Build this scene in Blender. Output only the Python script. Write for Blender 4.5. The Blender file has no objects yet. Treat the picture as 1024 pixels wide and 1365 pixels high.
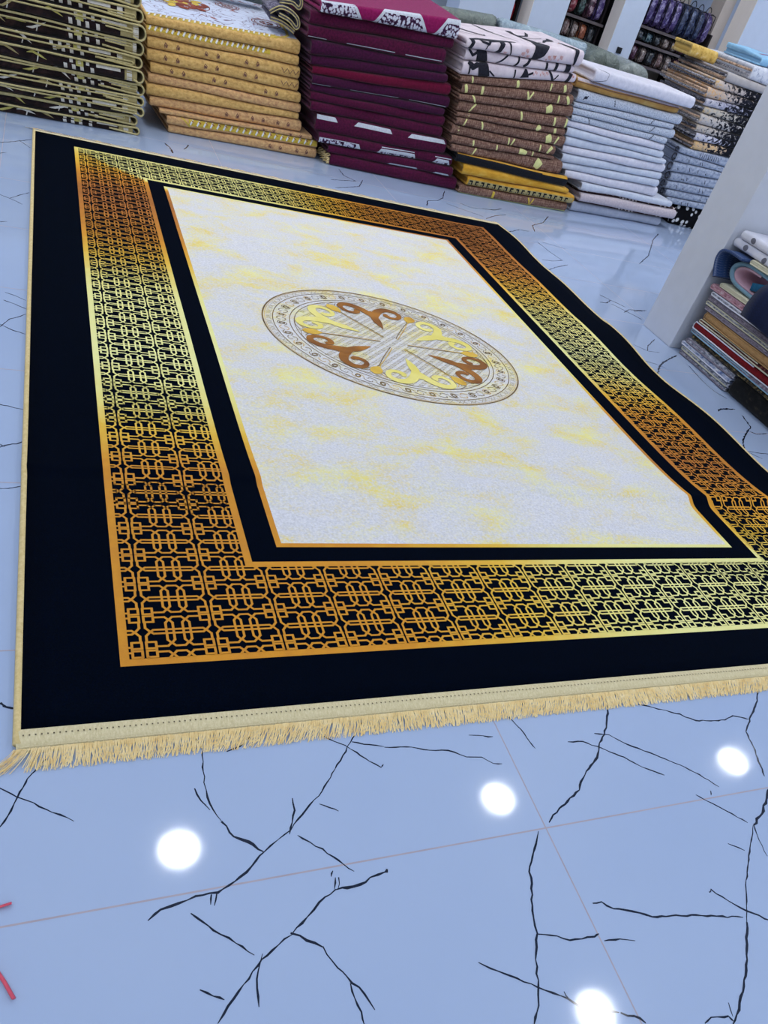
import bpy, math, random
from math import sin, cos, pi, sqrt, radians, hypot
from mathutils import Vector, Matrix
C = bpy.context.scene.collection
SC = bpy.context.scene
VEINS=[(0.0018,[(0.049,-0.047),(0.029,-0.075),(0.013,-0.094),(0.004,-0.113),(-0.005,-0.132),(-0.014,-0.159),(-0.025,-0.18),(-0.034,-0.194)]),(0.0018,[(-0.04,-0.103),(-0.034,-0.108),(-0.005,-0.132),(0.023,-0.15),(0.055,-0.174),(0.091,-0.199)]),(0.0019,[(0.33,-0.035),(0.341,-0.068),(0.338,-0.101),(0.335,-0.15),(0.336,-0.185),(0.343,-0.216),(0.355,-0.242)]),(0.0033,[(0.355,-0.242),(0.374,-0.281),(0.397,-0.295),(0.423,-0.32)]),(0.0018,[(0.313,-0.163),(0.322,-0.192),(0.337,-0.215)]),(0.0018,[(0.709,-0.043),(0.666,-0.095),(0.62,-0.149),(0.571,-0.208),(0.516,-0.253),(0.485,-0.283),(0.455,-0.301)]),(0.0024,[(0.455,-0.301),(0.425,-0.32),(0.395,-0.346),(0.371,-0.364),(0.326,-0.383),(0.286,-0.382),(0.259,-0.392),(0.227,-0.396),(0.203,-0.411)]),(0.0018,[(0.503,-0.213),(0.502,-0.242),(0.481,-0.293)]),(0.0018,[(0.556,-0.236),(0.577,-0.247),(0.593,-0.259)]),(0.0018,[(0.495,-0.298),(0.538,-0.336),(0.589,-0.392)]),(0.0018,[(0.316,-0.384),(0.311,-0.404)]),(0.0018,[(0.324,-0.386),(0.317,-0.407)]),(0.0018,[(0.606,-0.069),(0.651,-0.102),(0.672,-0.122),(0.695,-0.15),(0.716,-0.17),(0.725,-0.162)]),(0.0018,[(0.671,-0.094),(0.708,-0.107),(0.741,-0.116)]),(0.0018,[(0.391,-0.084),(0.42,-0.074),(0.44,-0.056),(0.46,-0.037)]),(0.0029,[(0.658,-0.401),(0.648,-0.405),(0.619,-0.411),(0.592,-0.421),(0.543,-0.421)]),(0.0024,[(0.543,-0.421),(0.505,-0.438),(0.478,-0.461),(0.443,-0.485)]),(0.0018,[(0.443,-0.485),(0.414,-0.499),(0.383,-0.518),(0.345,-0.55),(0.315,-0.577),(0.294,-0.6)]),(0.0034,[(0.443,-0.485),(0.468,-0.5),(0.492,-0.519)]),(0.0020,[(0.492,-0.519),(0.509,-0.559),(0.529,-0.589),(0.546,-0.612),(0.555,-0.641)]),(0.0018,[(0.525,-0.589),(0.525,-0.614),(0.531,-0.64),(0.53,-0.659)]),(0.0018,[(0.385,-0.508),(0.368,-0.546),(0.363,-0.591)]),(0.0018,[(0.274,-0.542),(0.294,-0.557),(0.31,-0.567)]),(0.0018,[(0.276,-0.413),(0.31,-0.45),(0.344,-0.48),(0.371,-0.507)]),(0.0018,[(0.549,-0.398),(0.541,-0.419)]),(0.0018,[(0.556,-0.399),(0.548,-0.42)]),(0.0018,[(0.548,-0.383),(0.541,-0.394)]),(0.0018,[(0.741,-0.118),(0.795,-0.123),(0.846,-0.14),(0.893,-0.146),(0.933,-0.17),(0.97,-0.177),(0.992,-0.196),(1.015,-0.201)]),(0.0018,[(0.963,-0.111),(1.025,-0.124)]),(0.0018,[(1.094,-0.073),(1.11,-0.113),(1.123,-0.172)]),(0.0027,[(1.406,-0.071),(1.35,-0.148),(1.305,-0.189),(1.281,-0.22),(1.219,-0.26),(1.182,-0.297),(1.137,-0.32),(1.093,-0.342),(1.061,-0.364)]),(0.0018,[(1.224,-0.164),(1.266,-0.17),(1.309,-0.195),(1.358,-0.23),(1.396,-0.264),(1.445,-0.295)]),(0.0021,[(1.315,-0.15),(1.354,-0.161),(1.393,-0.195),(1.453,-0.234),(1.512,-0.274),(1.55,-0.308),(1.585,-0.35)]),(0.0023,[(1.503,-0.075),(1.57,-0.102),(1.621,-0.124),(1.656,-0.15),(1.76,-0.16),(1.798,-0.148),(1.844,-0.167)]),(0.0026,[(1.963,-0.072),(1.926,-0.111),(1.851,-0.164),(1.802,-0.204),(1.789,-0.252),(1.774,-0.287),(1.752,-0.343)]),(0.0018,[(1.499,-0.359),(1.549,-0.406),(1.597,-0.454)]),(0.0018,[(1.551,-0.356),(1.544,-0.368)]),(0.0038,[(1.744,-0.376),(1.726,-0.387),(1.671,-0.431),(1.609,-0.463)]),(0.0018,[(1.609,-0.463),(1.546,-0.521),(1.475,-0.592),(1.415,-0.666)]),(0.0027,[(1.415,-0.666),(1.374,-0.714),(1.334,-0.759),(1.271,-0.809),(1.239,-0.83)]),(0.0018,[(1.613,-0.458),(1.595,-0.501),(1.587,-0.541)]),(0.0018,[(1.499,-0.492),(1.534,-0.517)]),(0.0023,[(1.367,-0.588),(1.374,-0.583),(1.392,-0.602),(1.422,-0.634),(1.457,-0.66),(1.479,-0.674)]),(0.0022,[(1.069,-0.553),(1.091,-0.556),(1.11,-0.572),(1.165,-0.594),(1.191,-0.608),(1.251,-0.617),(1.324,-0.632),(1.414,-0.654)]),(0.0024,[(1.026,-0.378),(1.005,-0.406),(0.965,-0.452),(0.948,-0.498),(0.926,-0.542),(0.916,-0.585),(0.89,-0.63),(0.872,-0.675),(0.858,-0.705),(0.834,-0.732)]),(0.0018,[(0.917,-0.585),(0.955,-0.597),(0.979,-0.611),(1.036,-0.616),(1.05,-0.613)]),(0.0018,[(1.053,-0.627),(1.091,-0.633),(1.123,-0.643)]),(0.0021,[(0.773,-0.609),(0.815,-0.638),(0.871,-0.676),(0.921,-0.708),(0.936,-0.726),(0.975,-0.74),(1.012,-0.754)]),(0.0035,[(1.012,-0.754),(1.041,-0.768),(1.056,-0.783)]),(0.0018,[(0.918,-0.694),(0.924,-0.71)]),(0.0022,[(1.179,-0.814),(1.2,-0.806),(1.241,-0.816),(1.245,-0.825)]),(0.0018,[(1.257,-0.794),(1.249,-0.818)]),(0.0020,[(-0.092,1.967),(-0.054,1.944),(-0.016,1.914)]),(0.0019,[(-0.096,1.75),(-0.087,1.777),(-0.067,1.821),(-0.042,1.841),(-0.016,1.874)]),(0.0019,[(-0.107,1.778),(-0.096,1.771),(-0.06,1.74),(-0.016,1.717)]),(0.0018,[(-0.088,1.247),(-0.079,1.244),(-0.057,1.24),(-0.039,1.231),(-0.014,1.225)]),(0.0021,[(-0.075,1.01),(-0.071,1.019),(-0.047,1.034),(-0.03,1.038),(-0.011,1.054)]),(0.0018,[(-0.072,1.031),(-0.059,1.02)]),(0.0019,[(-0.072,0.82),(-0.065,0.821),(-0.045,0.822),(-0.034,0.828),(-0.014,0.835)]),(0.0024,[(-0.177,3.844),(-0.166,3.844),(-0.08,3.932),(-0.018,4.008)]),(0.0018,[(-0.08,3.953),(-0.022,3.849)]),(0.0018,[(-0.165,3.649),(-0.16,3.667),(-0.129,3.701)]),(0.0018,[(-0.149,3.069),(-0.14,3.062),(-0.091,3.027),(-0.047,2.983)]),(0.0018,[(-0.101,3.031),(-0.059,3.101),(-0.02,3.155)]),(0.0019,[(-0.137,2.719),(-0.128,2.726),(-0.102,2.744)]),(0.0018,[(-0.09,2.034),(-0.055,2.015),(-0.019,1.986)]),(0.0029,[(-0.042,0.092),(-0.04,0.091),(-0.033,0.086),(-0.027,0.081),(-0.012,0.075)]),(0.0043,[(5.038,4.913),(4.803,4.661),(4.422,4.173),(4.154,3.909)]),(0.0046,[(3.433,2.889),(3.471,2.902),(3.562,2.931)]),(0.0035,[(3.28,3.079),(3.323,3.019),(3.394,2.932)]),(0.0034,[(3.322,2.841),(3.398,2.898),(3.559,2.928)]),(0.0034,[(3.2,2.946),(3.258,2.956),(3.325,3.013)]),(0.0034,[(3.293,2.95),(3.362,2.853),(3.416,2.764)]),(0.0031,[(3.318,2.478),(3.193,2.366),(3.141,2.295)]),(0.0020,[(3.08,2.36),(3.145,2.296),(3.23,2.295)]),(0.0050,[(3.353,2.287),(3.255,2.227),(3.163,2.166),(3.096,2.106),(3.02,2.01)]),(0.0020,[(3.015,2.163),(3.093,2.133),(3.138,2.096)]),(0.0025,[(3.359,2.168),(3.331,2.032),(3.321,1.94),(3.327,1.871),(3.361,1.808)]),(0.0056,[(3.177,1.653),(3.209,1.678),(3.269,1.695),(3.328,1.695)]),(0.0045,[(3.328,1.638),(3.316,1.589),(3.289,1.516),(3.188,1.444),(3.121,1.378),(3.05,1.287)]),(0.0026,[(3.05,1.287),(3.121,1.275),(3.202,1.272)]),(0.0027,[(3.246,1.473),(3.276,1.453),(3.36,1.47)]),(0.0026,[(3.061,1.281),(3.115,1.224)]),(0.0018,[(3.034,1.599),(3.087,1.567)]),(0.0040,[(2.829,4.793),(2.731,4.583),(2.648,4.482),(2.55,4.429),(2.491,4.29)]),(0.0026,[(2.713,4.461),(2.804,4.399),(2.961,4.316)]),(0.0041,[(3.034,4.518),(3.157,4.551),(3.264,4.629)]),(0.0027,[(2.863,4.541),(2.928,4.481),(3.16,4.556)]),(0.0034,[(2.963,4.271),(3.107,4.407),(3.239,4.491)]),(0.0041,[(3.737,4.7),(3.575,4.487),(3.409,4.353),(3.351,4.201)]),(0.0040,[(3.024,4.036),(3.209,4.171),(3.286,4.172)]),(0.0031,[(3.251,3.954),(3.259,3.795),(3.293,3.638),(3.176,3.584),(3.092,3.576)]),(0.0036,[(3.04,3.382),(3.138,3.461),(3.296,3.564)]),(0.0026,[(3.3,3.975),(3.477,3.917)]),(0.0032,[(1.96,4.765),(1.961,4.621),(2.03,4.545),(1.818,4.45)]),(0.0031,[(2.099,4.61),(2.019,4.423),(1.803,4.276)]),(0.0056,[(0.733,4.483),(0.753,4.424),(0.759,4.302)]),(0.0046,[(0.841,4.441),(0.862,4.483),(0.883,4.564)]),]
ROWS={
'st2':((0.761,4.757),(0.9894,0.1449),[(-0.122,0.904,0.509,0.550,0.541,0.611),(-0.123,0.904,0.461,0.505,0.487,0.532),(-0.114,0.921,0.400,0.454,0.421,0.482),(-0.116,0.927,0.342,0.396,0.348,0.418),(-0.096,0.949,0.288,0.342,0.292,0.348),(-0.109,0.960,0.238,0.284,0.241,0.287),(-0.118,0.955,0.173,0.234,0.198,0.237),(-0.099,0.980,0.115,0.171,0.133,0.198),(-0.042,1.066,0.093,0.119,0.110,0.140),(0.006,1.068,0.049,0.097,0.063,0.107),(0.017,1.070,0.000,0.046,0.002,0.060),]),
'st3':((1.898,4.817),(0.9991,0.0420),[(-0.241,0.757,0.784,0.832,0.851,0.946),(-0.284,0.754,0.709,0.769,0.792,0.843),(-0.285,0.715,0.643,0.709,0.703,0.775),(-0.256,0.746,0.568,0.641,0.658,0.698),(-0.242,0.770,0.517,0.564,0.609,0.654),(-0.223,0.816,0.471,0.514,0.550,0.607),(-0.220,0.830,0.425,0.466,0.479,0.544),(-0.223,0.810,0.386,0.421,0.430,0.469),(-0.215,0.831,0.338,0.383,0.373,0.428),(-0.204,0.832,0.282,0.336,0.301,0.366),(-0.137,0.878,0.181,0.287,0.206,0.294),(-0.103,0.957,0.117,0.176,0.152,0.210),(-0.021,0.982,0.074,0.114,0.083,0.147),(0.006,1.047,0.001,0.071,0.000,0.078),]),
'st4':((2.948,4.829),(0.9937,0.1125),[(-0.317,0.734,0.815,0.860,0.901,0.986),(-0.294,0.703,0.751,0.812,0.851,0.889),(-0.292,0.752,0.671,0.742,0.805,0.852),(-0.283,0.744,0.631,0.666,0.737,0.793),(-0.250,0.794,0.579,0.630,0.672,0.734),(-0.261,0.830,0.543,0.571,0.606,0.670),(-0.242,0.814,0.476,0.541,0.535,0.596),(-0.239,0.825,0.452,0.474,0.485,0.530),(-0.228,0.854,0.406,0.450,0.425,0.483),(-0.246,0.793,0.345,0.397,0.356,0.406),(-0.231,0.808,0.293,0.340,0.325,0.353),(-0.211,0.917,0.240,0.288,0.246,0.329),(-0.095,1.034,0.196,0.252,0.167,0.234),(-0.019,1.080,0.125,0.191,0.130,0.165),(0.048,1.165,0.060,0.117,0.080,0.126),(0.000,1.131,0.000,0.046,-0.000,0.060),]),
'st5':((4.126,5.029),(0.9916,0.1297),[(-0.263,0.826,0.845,0.912,0.853,0.919),(-0.379,0.736,0.774,0.820,0.786,0.827),(-0.335,0.802,0.701,0.766,0.728,0.788),(-0.336,0.755,0.664,0.694,0.684,0.716),(-0.332,0.805,0.620,0.660,0.634,0.683),(-0.320,0.741,0.587,0.618,0.583,0.620),(-0.334,0.753,0.539,0.578,0.536,0.577),(-0.314,0.783,0.484,0.536,0.487,0.533),(-0.298,0.839,0.429,0.479,0.451,0.488),(-0.290,0.869,0.375,0.423,0.394,0.446),(-0.265,0.869,0.318,0.372,0.340,0.385),(-0.239,0.875,0.272,0.315,0.283,0.334),(-0.178,0.908,0.209,0.270,0.203,0.279),(0.023,1.118,0.165,0.220,0.160,0.219),(0.038,1.233,0.084,0.151,0.078,0.165),(0.002,1.093,0.000,0.069,0.000,0.056),]),
'st6':((5.187,5.390),(0.9932,-0.1163),[(0.375,0.575,1.126,1.209,1.120,1.221),(0.164,0.591,1.049,1.109,1.051,1.099),(0.088,0.582,1.003,1.069,1.002,1.057),(0.048,0.583,0.928,0.989,0.950,0.997),(0.077,0.579,0.877,0.924,0.892,0.943),(0.101,0.579,0.822,0.872,0.830,0.886),(0.100,0.577,0.755,0.821,0.758,0.822),(0.108,0.561,0.695,0.744,0.713,0.761),(0.135,0.557,0.637,0.691,0.664,0.711),(0.158,0.557,0.570,0.637,0.598,0.656),(0.045,0.426,0.532,0.578,0.522,0.582),(0.049,0.460,0.465,0.522,0.477,0.520),(0.052,0.500,0.387,0.456,0.422,0.474),(0.082,0.552,0.317,0.379,0.352,0.420),(0.080,0.557,0.257,0.307,0.285,0.341),(0.106,0.579,0.204,0.253,0.231,0.280),(0.140,0.558,0.153,0.197,0.175,0.220),(0.301,0.549,0.001,0.158,0.000,0.164),]),
}

# ------------------------------------------------------------------ helpers
def lin(c):
    return tuple(((v/255)/12.92 if v/255 <= .04045 else ((v/255+.055)/1.055)**2.4) for v in c) + (1.0,)

class NT:
    """small node-tree writer"""
    def __init__(s, name, rough=.85, spec=.25, sheen=0.0):
        s.m = bpy.data.materials.new(name); s.m.use_nodes = True
        s.t = s.m.node_tree; s.b = s.t.nodes['Principled BSDF']
        s.b.inputs['Roughness'].default_value = rough
        s.b.inputs['Specular IOR Level'].default_value = spec
        if sheen:
            s.b.inputs['Sheen Weight'].default_value = sheen
            s.b.inputs['Sheen Roughness'].default_value = .5
    def n(s, typ, **k):
        o = s.t.nodes.new(typ)
        for a, v in k.items(): setattr(o, a, v)
        return o
    def put(s, sock, v):
        if hasattr(v, 'is_output') or isinstance(v, bpy.types.NodeSocket): s.t.links.new(v, sock)
        else: sock.default_value = v
    def coord(s, kind='Object', scale=(1, 1, 1), loc=(0, 0, 0), rot=(0, 0, 0)):
        o = s.n('ShaderNodeTexCoord'); mp = s.n('ShaderNodeMapping')
        s.t.links.new(o.outputs[kind], mp.inputs[0])
        mp.inputs['Scale'].default_value = scale; mp.inputs['Location'].default_value = loc; mp.inputs['Rotation'].default_value = rot
        return mp.outputs[0]
    def noise(s, vec, scale, detail=4, rough=.55, dist=0):
        o = s.n('ShaderNodeTexNoise'); s.put(o.inputs['Vector'], vec)
        o.inputs['Scale'].default_value = scale; o.inputs['Detail'].default_value = detail
        o.inputs['Roughness'].default_value = rough; o.inputs['Distortion'].default_value = dist
        return o.outputs['Fac']
    def voro(s, vec, scale, feature='F1', out='Distance', rnd=1.0):
        o = s.n('ShaderNodeTexVoronoi', feature=feature); s.put(o.inputs['Vector'], vec)
        o.inputs['Scale'].default_value = scale; o.inputs['Randomness'].default_value = rnd
        return o.outputs[out]
    def ramp(s, fac, stops, interp='LINEAR'):
        o = s.n('ShaderNodeValToRGB'); s.put(o.inputs[0], fac); r = o.color_ramp; r.interpolation = interp
        while len(r.elements) < len(stops): r.elements.new(.5)
        for e, (p, c) in zip(r.elements, stops):
            e.position = p; e.color = lin(c) if len(c) == 3 else c
        return o.outputs[0]
    def mix(s, f, a, b, mode='MIX'):
        o = s.n('ShaderNodeMix', data_type='RGBA', blend_type=mode)
        s.put(o.inputs[0], f); s.put(o.inputs[6], lin(a) if isinstance(a, tuple) and len(a) == 3 else a); s.put(o.inputs[7], lin(b) if isinstance(b, tuple) and len(b) == 3 else b)
        return o.outputs[2]
    def math(s, op, a, b=0.0, c=0.0):
        o = s.n('ShaderNodeMath', operation=op); s.put(o.inputs[0], a); s.put(o.inputs[1], b); s.put(o.inputs[2], c)
        return o.outputs[0]
    def sep(s, vec):
        o = s.n('ShaderNodeSeparateXYZ'); s.put(o.inputs[0], vec); return o.outputs
    def base(s, col): s.put(s.b.inputs['Base Color'], lin(col) if isinstance(col, tuple) and len(col) == 3 else col)
    def bump(s, h, strength=.3, dist=.004):
        o = s.n('ShaderNodeBump'); s.put(o.inputs['Height'], h)
        o.inputs['Strength'].default_value = strength; o.inputs['Distance'].default_value = dist
        s.t.links.new(o.outputs[0], s.b.inputs['Normal'])

def plain(name, col, rough=.6, spec=.3, metal=0.0, var=6):
    k = NT(name, rough, spec); f = k.noise(k.coord(), 14, 4)
    lo = tuple(max(0, c-var) for c in col); hi = tuple(min(255, c+var) for c in col)
    k.base(k.ramp(f, [(.3, lo), (.7, hi)])); k.b.inputs['Metallic'].default_value = metal
    return k.m

def fabric(name, stops, scale=60, stretch=(1, 1, 1), rough=.92, detail=5, bump=.35, sheen=.1, coord='UV', nr=.65):
    k = NT(name, rough, .15, sheen); v = k.coord(coord, stretch); f = k.noise(v, scale, detail, nr)
    k.base(k.ramp(f, stops)); k.bump(k.noise(k.coord(coord), 420, 2), bump, .003)
    return k.m

class MB:
    """collects faces with material slots, then becomes ONE mesh object"""
    def __init__(s, mats): s.v = []; s.f = []; s.mi = []; s.uv = []; s.mats = mats; s.foil = {}
    def vert(s, p): s.v.append(tuple(p)); return len(s.v)-1
    def face(s, idx, mi=0, uv=None): s.f.append(tuple(idx)); s.mi.append(mi); s.uv.append(uv)
    def quad(s, a, b, c, d, mi=0, uv=None):
        i = [s.vert(p) for p in (a, b, c, d)]; s.face(i, mi, uv)
    def box(s, x0, x1, y0, y1, z0, z1, mi=0, M=None):
        p = [Vector((x, y, z)) for z in (z0, z1) for y in (y0, y1) for x in (x0, x1)]
        if M: p = [M @ q for q in p]
        i = [s.vert(q) for q in p]
        for q in ((0, 2, 3, 1), (4, 5, 7, 6), (0, 1, 5, 4), (2, 6, 7, 3), (0, 4, 6, 2), (1, 3, 7, 5)): s.face([i[j] for j in q], mi)
    def tube(s, pts, r, n=8, mi=0, cap=True, sq=(1, 1)):
        pts = [Vector(p) for p in pts]; rings = []; up = None
        for k, p in enumerate(pts):
            t = (pts[min(k+1, len(pts)-1)]-pts[max(k-1, 0)]).normalized()
            if up is None: up = t.orthogonal().normalized()
            a = (up-t*up.dot(t)).normalized(); b = t.cross(a); up = a
            rr = r[k] if isinstance(r, (list, tuple)) else r
            rings.append([s.vert(p+a*(rr*cos(2*pi*j/n)*sq[0])+b*(rr*sin(2*pi*j/n)*sq[1])) for j in range(n)])
        for k in range(len(rings)-1):
            for j in range(n): s.face((rings[k][j], rings[k][(j+1) % n], rings[k+1][(j+1) % n], rings[k+1][j]), mi)
        if cap: s.face(rings[0][::-1], mi); s.face(rings[-1], mi)
    def build(s, name, parent=None, smooth=True, bevel=0):
        me = bpy.data.meshes.new(name); me.from_pydata(s.v, [], s.f)
        for m in s.mats: me.materials.append(m)
        me.polygons.foreach_set('material_index', s.mi)
        if smooth: me.polygons.foreach_set('use_smooth', [True]*len(s.f))
        if any(u is not None for u in s.uv):
            L = me.uv_layers.new(name='UVMap')
            dat = []
            for f, u in zip(s.f, s.uv):
                for k in range(len(f)): dat += list(u[k]) if u else [0, 0]
            L.data.foreach_set('uv', dat)
        if s.foil:
            a = me.attributes.new('foil', 'FLOAT', 'POINT')
            a.data.foreach_set('value', [s.foil.get(i, .5) for i in range(len(s.v))])
        me.update()
        o = bpy.data.objects.new(name, me); C.objects.link(o)
        if parent: o.parent = parent
        if bevel:
            b = o.modifiers.new('bevel', 'BEVEL'); b.width = bevel; b.segments = 2; b.limit_method = 'ANGLE'
        return o

def tag(o, label, cat, group=None):
    o['label'] = label; o['category'] = cat
    if group: o['group'] = group
    return o
def struct(o, label=None):
    o['kind'] = 'structure'
    if label: o['label'] = label
    return o
def empty(name, loc, label, cat, group=None):
    o = bpy.data.objects.new(name, None); C.objects.link(o); o.location = loc; o.empty_display_size = .1
    return tag(o, label, cat, group)
ORD = ['topmost', 'second', 'third', 'fourth', 'fifth', 'sixth', 'seventh', 'eighth', 'ninth', 'tenth', 'eleventh', 'twelfth', 'thirteenth', 'fourteenth', 'fifteenth', 'sixteenth', 'seventeenth']

# ------------------------------------------------------------------ camera
cam = bpy.data.cameras.new('camera'); co = bpy.data.objects.new('camera', cam); C.objects.link(co)
F = 911.08; CXP = 497.287; CYP = 882.256
R = ((0.9272329, -0.2874282, 0.2400504), (-0.0619349, -0.7498889, -0.6586583), (0.3693281, 0.5958621, -0.7131235))
cam.sensor_fit = 'VERTICAL'; cam.sensor_height = 36; cam.sensor_width = 27; cam.lens = F/1365*36
cam.shift_x = (512-CXP)/1365; cam.shift_y = (CYP-682.5)/1365
cam.clip_start = .05; cam.clip_end = 60
M = Matrix(((R[0][0], -R[1][0], -R[2][0]), (R[0][1], -R[1][1], -R[2][1]), (R[0][2], -R[1][2], -R[2][2])))
co.matrix_world = Matrix.Translation((0.1553, -0.8911, 1.2304)) @ M.to_4x4()
SC.camera = co

# ------------------------------------------------------------------ materials of the room
def tile_mat():
    k = NT('polished_floor_tile', .045, .5)
    v = k.coord(); f = k.noise(v, 1.3, 3, .5)
    k.base(k.ramp(f, [(.3, (160, 178, 208)), (.7, (166, 183, 211))]))
    k.put(k.b.inputs['Roughness'], k.math('MULTIPLY_ADD', k.noise(v, 6, 3), .02, .055))
    return k.m
M_tile = tile_mat()
M_grout = plain('floor_grout', (168, 158, 166), .5, .4)
M_vein = plain('floor_vein', (22, 30, 48), .08, .5, 0, 5)
M_wall = plain('wall_paint', (205, 214, 228), .7, .3, 0, 2)
M_warmlight = plain('painted_warm_light', (253, 243, 232), .6, .3, 0, 2)  # cream tone stands in for warm light on the far pillar sides
M_beigewall = plain('beige_paint', (205, 194, 184), .7, .3, 0, 3)
M_ceil = plain('ceiling_paint', (226, 231, 240), .8, .2, 0, 2)
M_pillar = plain('pillar_paint', (196, 200, 210), .62, .3, 0, 2)

# ------------------------------------------------------------------ floor, one mesh: tiles, grout, veins
X0, X1, Y0, Y1, H = -4.5, 9.5, -4.2, 8.3, 3.0
fl = MB([M_tile, M_grout, M_vein])
fl.quad((X0, Y0, 0), (X1, Y0, 0), (X1, Y1, 0), (X0, Y1, 0))
def flat_strip(mb, pts, w, z, mi):
    n = len(pts)
    P = [Vector((p[0], p[1], z)) for p in pts]
    ws = w if isinstance(w, (list, tuple)) else [w]*n
    L = []; Rr = []
    for i in range(n):
        t = (P[min(i+1, n-1)]-P[max(i-1, 0)]); t.normalize()
        nn = Vector((-t.y, t.x, 0)); L.append(mb.vert(P[i]+nn*ws[i]/2)); Rr.append(mb.vert(P[i]-nn*ws[i]/2))
    for i in range(n-1): mb.face((L[i], Rr[i], Rr[i+1], L[i+1]), mi)
gy0, gx0, TX, TY = -.375, 1.047, 1.2, .6125
j = -7
while gy0+TY*j < Y1:
    y = gy0+TY*j
    if y > Y0: flat_strip(fl, [(X0, y), (X1, y)], .0034, .0002, 1)
    j += 1
for i in range(-5, 8):
    x = gx0+TX*i
    if X0 < x < X1: flat_strip(fl, [(x, Y0), (x, Y1)], .003, .00022, 1)
rv = random.Random(4)
def vein(pts, w, z=.0003, jag=.35):
    out = []; ws = []; tot = len(pts)
    for i in range(len(pts)-1):
        a, b = pts[i], pts[i+1]; L = hypot(b[0]-a[0], b[1]-a[1]); m = max(2, int(L/.012))
        for q in range(m):
            u = q/m; jx = rv.uniform(-1, 1)*w*jag*1.2; jy = rv.uniform(-1, 1)*w*jag*1.2
            out.append((a[0]+(b[0]-a[0])*u+jx, a[1]+(b[1]-a[1])*u+jy))
            ws.append(w*rv.uniform(.5, 1.35))
    out.append(pts[-1]); ws.append(w*.4); ws[0] *= .6
    flat_strip(fl, out, ws, z, 2)
for q, (w, pts) in enumerate(VEINS): vein(pts, w*1.75, .00026+.000004*q)
for q in range(70):   # the same print goes on over the tiles beyond the frame and at the back
    x = rv.uniform(X0, X1); y = rv.uniform(Y0, Y1)
    if (-.7 < x < 3.4 and -1.4 < y < 4.8) or (0 < x < 6 and y > 3.8 and y < 5.2): continue
    a = rv.uniform(0, 6.3); p = [(x, y)]
    for m in range(rv.randint(4, 8)):
        a += rv.uniform(-.6, .6); p.append((p[-1][0]+cos(a)*.09, p[-1][1]+sin(a)*.09))
    vein(p, rv.choice((.0025, .004, .0055)), .0007+.000004*q)
struct(fl.build('floor', smooth=False), 'glossy pale blue-white stone tiles with dark crack-like veins')

# ------------------------------------------------------------------ walls, ceiling
def wallbox(name, b, mat, label=None):
    m = MB([mat]); m.box(*b); return struct(m.build(name, smooth=False), label)
wallbox('wall_back', (X0, X1, Y1, Y1+.15, 0, H), M_wall)
wallbox('wall_left', (X0-.15, X0, Y0, Y1, 0, H), M_wall)
wallbox('wall_right', (X1, X1+.15, Y0, Y1, 0, H), M_wall)
wallbox('wall_front', (X0, X1, Y0-.15, Y0, 2.75, H), M_wall, 'unseen lintel above the front, left open for sky light')  # front wall opened below this so sky light fills the room
wallbox('ceiling', (X0-.15, X1+.15, Y0-.15, Y1+.15, H, H+.12), M_ceil)

# ------------------------------------------------------------------ ceiling lights (some of their discs show mirrored in the tiles)
k = NT('lamp_diffuser', .5); k.base((255, 255, 255))
k.b.inputs['Emission Color'].default_value = (.975, .985, 1.0, 1); k.b.inputs['Emission Strength'].default_value = 24
M_lampglow = k.m
M_lampring = plain('lamp_ring', (235, 237, 240), .4, .4)
LG = 'round ceiling downlights'
def disc(mb, r, z, mi, n=40):
    mb.face([mb.vert((r*cos(-2*pi*i/n), r*sin(-2*pi*i/n), z)) for i in range(n)], mi)
proto = None
for ix, x in enumerate((-1.83, .547, 2.93, 5.4, 7.8)):
    for iy, y in enumerate((-3.5, -1.94, -.38, 1.18, 2.74, 3.4, 4.05, 4.7, 5.5, 6.3)):  # the closely spaced back rows are added to brighten the far floor
        lab = 'round white downlight of the ceiling grid and its added back rows'
        if (ix, iy) in ((1, 3), (2, 3), (3, 3), (2, 2)):
            lab = {(1, 3): 'round ceiling downlight mirrored leftmost in the near floor tiles', (2, 3): 'round ceiling downlight mirrored in the tiles just left of the long grout line',
                   (3, 3): 'round ceiling downlight mirrored rightmost in the near floor tiles', (2, 2): 'round ceiling downlight mirrored lowest, at the bottom of the photo'}[(ix, iy)]
        if proto is None:
            proto = empty('ceiling_light', (x, y, H), lab, 'light', LG)
            g = MB([M_lampglow]); disc(g, .125, -.012, 0); g.build('diffuser', proto, False)
            g = MB([M_lampring]); n = 40
            for i in range(n):
                a, b = 2*pi*i/n, 2*pi*(i+1)/n
                for (r0, z0, r1, z1) in ((.125, -.012, .13, -.016), (.13, -.016, .15, -.008), (.15, -.008, .15, 0)):
                    g.quad((r0*cos(a), r0*sin(a), z0), (r1*cos(a), r1*sin(a), z1), (r1*cos(b), r1*sin(b), z1), (r0*cos(b), r0*sin(b), z0))
            g.build('frame', proto)
        else:
            r = proto.copy(); C.objects.link(r); r.location = (x, y, H); r['label'] = lab
            for ch in proto.children:
                c = ch.copy(); C.objects.link(c); c.parent = r

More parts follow.
